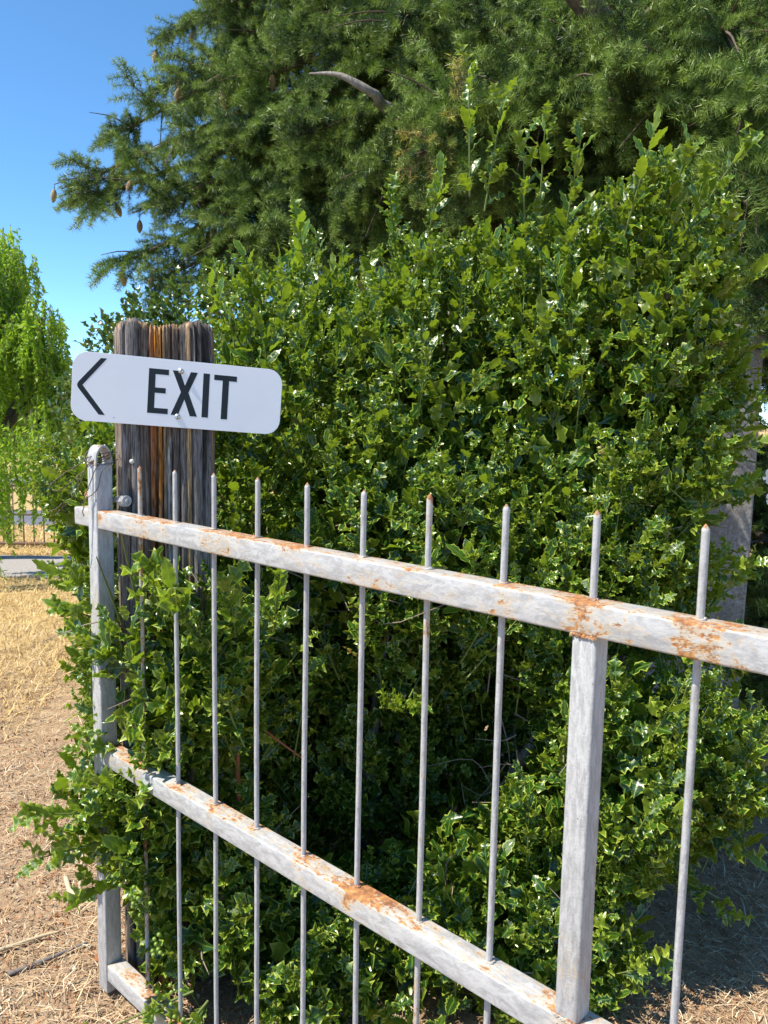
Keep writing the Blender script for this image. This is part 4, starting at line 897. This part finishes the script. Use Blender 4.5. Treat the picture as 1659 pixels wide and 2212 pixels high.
leafy('lavender_bush', 'grey lilac bush behind the rusty fence', 'bush', (-3.32, 9.3, 0), [((0, 0, .28), (.20, .18, .30))], 9000, .06, M_LAV)
M_SHR = foliage_mat('pale_shrub', (.09, .12, .035), (.2, .23, .09), (.18, .22, .05), .25, .7)
leafy('green_shrub', 'pale green shrub behind the rusty fence beside the lilac bush', 'bush', (-2.85, 9.4, 0), [((0, 0, .2), (.22, .18, .28)), ((.5, .1, .15), (.25, .2, .22))], 9000, .07, M_SHR)

ff = thing('rusty_fence', 'low rusty iron bar fence beyond the gravel road', 'fence', (-6.6, 8.45, 0), R(2.2))
M_FF = simple('rusty_brown_iron', (.17, .105, .075), .85, .4, 20)
for z, r_ in ((.045, .018), (.355, .013), (.665, .016)):
    V, F = tube_np([(0, 0, z), (2.6, 0, z), (5.2, 0, z)], r_, 6); obj('fence_rail', mesh_np('fence_rail', V, F), M_FF, ff)
V, F = tube_np([(0, 0, -.04), (0, 0, .70)], .007, 6); bme = mesh_np('fence_bar', V, F); bme.materials.append(M_FF)
for k in range(49): obj('fence_bar', bme, None, ff, (.05 + k * .1055, 0, 0))
V, F = tube_np([(0, 0, -.1), (0, 0, .78)], .03, 8); pme = mesh_np('fence_post', V, F); pme.materials.append(M_FF)
for x in (0.0, 2.62, 5.22): obj('fence_post', pme, None, ff, (x, .03, 0))

# white flowers at the right edge
fl = thing('flowering_plant', 'slender plant with white flowers at the right edge beside the pillar', 'plant', (1.30, 2.62, 0))
V, F = tube_np(smoothcurve([(.06, .02, -.05), (.03, 0, .6), (0, 0, 1.10), (-.03, -.01, 1.30)], 14), np.linspace(.006, .002, 14), 6); obj('stem', mesh_np('stem', V, F), M_STEM, fl)
pet = []
M_WHITE = simple('white_petal', (.8, .8, .78), .6, .05)
for (px_, pz_) in ((-.075, 1.285), (-.06, 1.215), (-.02, 1.25)):
    f_ = Acc()
    for k in range(5):
        a = k * 1.257 + px_ * 40; c, s = math.cos(a), math.sin(a)
        loop = [(0, 0), (.010, .008), (.021, .010), (.027, 0), (.021, -.010), (.010, -.008)]
        V = np.array([(c * u_ - s * v_, -.004 - .25 * u_ + (.004 if abs(v_) > .005 else 0), s * u_ + c * v_) for u_, v_ in loop]); f_.add(V, np.array([(0, 1, 2), (0, 2, 3), (0, 3, 4), (0, 4, 5)]))
    obj('flower', f_.mesh('flower'), M_WHITE, fl, (px_, -.02, pz_))
for k in range(14):
    Vt, Ft, Ct = TPL[5]
    o = obj('leaf', bpy.data.meshes.get('plant_leaf') or mesh_np('plant_leaf', Vt, Ft, np.stack([Ct, np.full(len(Ct), .5), np.zeros(len(Ct)), np.ones(len(Ct))], 1)), M_HOLLY, fl, (.03 - k * .004, 0, .5 + k * .055), (R(RNG.uniform(20, 70)), 0, k * 2.4), (.06, .07, .06))

# ------------------------------------------------------------------ straw, litter and sticks on the ground
def straw_mat():
    t = NT('straw'); a = t.n('ShaderNodeAttribute'); a.attribute_name = 'col'; t.base(a.outputs['Color']); t.set(Roughness=.75); t.b.inputs['Specular IOR Level'].default_value = .25; return t.m
M_STRAW = straw_mat()
def straw(name, n, xr, yr, ln, wd, tilt, cols, lift=.012, densf=None):
    y = yr[0] + (yr[1] - yr[0]) * RNG.random(n) ** 1.5; x = RNG.uniform(*xr, n)
    if densf is not None: k = densf(x, y); x, y = x[k], y[k]
    n = len(x); a = RNG.uniform(0, 6.28, n); t_ = np.abs(RNG.normal(0, tilt, n)); l = RNG.uniform(*ln, n)
    d = np.stack([np.cos(a) * np.cos(t_), np.sin(a) * np.cos(t_), np.sin(t_)], 1); s = np.stack([-np.sin(a), np.cos(a), np.zeros(n)], 1) * (wd * RNG.uniform(.6, 1.4, n))[:, None]
    p = np.stack([x, y, hn(x, y) + RNG.uniform(.001, lift, n)], 1); be = RNG.normal(0, .12, (n, 1)) * l[:, None] * np.stack([-np.sin(a), np.cos(a), np.zeros(n)], 1) + np.array((0, 0, 1)) * (.05 * l)[:, None]
    mid_ = p + d * (l * .5)[:, None] + be; e_ = p + d * l[:, None]
    V = np.stack([p - s, p + s, mid_ + s, mid_ - s, e_], 1).reshape(-1, 3); k = np.arange(n) * 5
    F = np.concatenate([np.stack([k, k + 1, k + 2], -1), np.stack([k, k + 2, k + 3], -1), np.stack([k + 3, k + 2, k + 4], -1)])
    c = np.array(cols)[RNG.integers(0, len(cols), n)] * np.array((1.2, 1.15, 1.02)) * RNG.uniform(.7, 1.25, (n, 1)); cc = np.ones((n, 5, 4)); cc[..., :3] = np.clip(c, 0, 1)[:, None]
    tag(obj(name, mesh_np(name, V, F, cc.reshape(-1, 4)), M_STRAW), kind='stuff')
SC = [(.46, .36, .24), (.56, .45, .30), (.38, .30, .22), (.33, .26, .20), (.62, .54, .42), (.27, .19, .14), (.33, .17, .09), (.40, .26, .15)]
straw('dry_straw', 70000, (-2.6, 1.9), (1.0, 5.2), (.02, .10), .0008, .12, SC, .016, lambda x, y: np.array([mnoise.noise(Vector((a * 2.2, b * 2.2, 8))) + .6 * mnoise.noise(Vector((a * 6, b * 6, 1))) for a, b in zip(x, y)]) > RNG.uniform(-.6, .25, len(x)))
straw('needle_litter', 16000, (.2, 2.2), (1.3, 4.2), (.015, .06), .0007, .10, [(.24, .13, .07), (.30, .17, .09), (.18, .11, .07), (.40, .29, .17)], .02)
GC = [(.55, .41, .19), (.62, .48, .25), (.47, .34, .15), (.40, .28, .12)]
straw('dry_grass', 40000, (-4.6, -.6), (3.4, 7.0), (.04, .10), .0016, .55, GC, .02, lambda x, y: RNG.random(len(x)) < np.clip((y + .5 * np.sin(x * 5) + .4 * np.sin(x * 13 + y * 3) - 3.3) / 1.6, 0, 1))
straw('verge_grass', 14000, (-7, -1.5), (8.1, 10.2), (.04, .10), .0026, .5, GC, .02)
def litter(name, n, xr, yr, size, cols):
    x = RNG.uniform(*xr, n); y = yr[0] + (yr[1] - yr[0]) * RNG.random(n) ** 1.3
    cl = np.array([mnoise.noise(Vector((a * 2.5, b * 2.5, 3.3))) for a, b in zip(x, y)]); k = cl > -.05; x, y = x[k], y[k]; n = len(x)
    p = np.stack([x, y, hn(x, y) + .004], 1); s = RNG.uniform(.4, 1.3, (n, 1)) * size
    o = [unit(RNG.standard_normal((n, 3))) * s * f for f in (1, .8, 1, .7)]; V = np.stack([p + o[0], p + o[1] + (0, 0, .002), p + o[2], p + o[3] + (0, 0, .006)], 1).reshape(-1, 3); q = np.arange(n) * 4
    F = np.concatenate([np.stack([q, q + 1, q + 3], -1), np.stack([q + 1, q + 2, q + 3], -1), np.stack([q, q + 3, q + 2], -1), np.stack([q, q + 2, q + 1], -1)])
    c = np.array(cols)[RNG.integers(0, len(cols), n)] * RNG.uniform(.7, 1.3, (n, 1)); cc = np.ones((n, 4, 4)); cc[..., :3] = np.clip(c, 0, 1)[:, None]
    tag(obj(name, mesh_np(name, V, F, cc.reshape(-1, 4), False), M_STRAW), kind='stuff')
straw('ground_debris', 60000, (-2.4, 1.9), (1.0, 4.8), (.008, .035), .0012, .18, [(.36, .27, .17), (.28, .20, .13), (.44, .35, .24), (.22, .15, .10), (.34, .17, .08), (.5, .42, .31)], .012)
litter('leaf_litter', 30000, (-2.2, 1.9), (1.1, 4.6), .0065, [(.30, .12, .05), (.36, .16, .06), (.24, .10, .05), (.42, .30, .18), (.2, .14, .10), (.55, .47, .36)])
def stick(label, pts, r_, mat):
    P = smoothcurve(pts, 10); P[:, 2] += hn(P[:, 0], P[:, 1]); o0 = P[0].copy(); V, F = tube_np(P - o0, np.linspace(r_, r_ * .6, 10), 7, .06)
    o = tag(obj('fallen_stick', mesh_np('fallen_stick', V, F), mat, None, Vector(o0)), label, 'stick', 'sticks lying on the dry ground'); return o
M_PALE = simple('pale_twig', (.50, .40, .26), .85, .3, 60)
stick('dark grey fallen stick on the dirt left of the gate foot', [(-.95, 1.96, .008), (-.86, 2.02, .012), (-.78, 2.08, .008)], .007, simple('dark_stick', (.16, .14, .13), .9, .3, 60))
stick('pale straight fallen stick lowest and leftmost on the dry ground', [(-1.02, 2.03, .012), (-.93, 2.10, .014), (-.88, 2.13, .012)], .006, M_PALE)
stick('pale forked looking stick bent in the straw left of the pipe stub', [(-.96, 2.37, .012), (-.90, 2.28, .02), (-.82, 2.33, .02), (-.76, 2.42, .012)], .008, M_PALE)
stick('thin pale stick pointing up among straw near the bent stick', [(-.885, 2.29, .015), (-.895, 2.32, .06), (-.90, 2.36, .10)], .006, M_PALE)
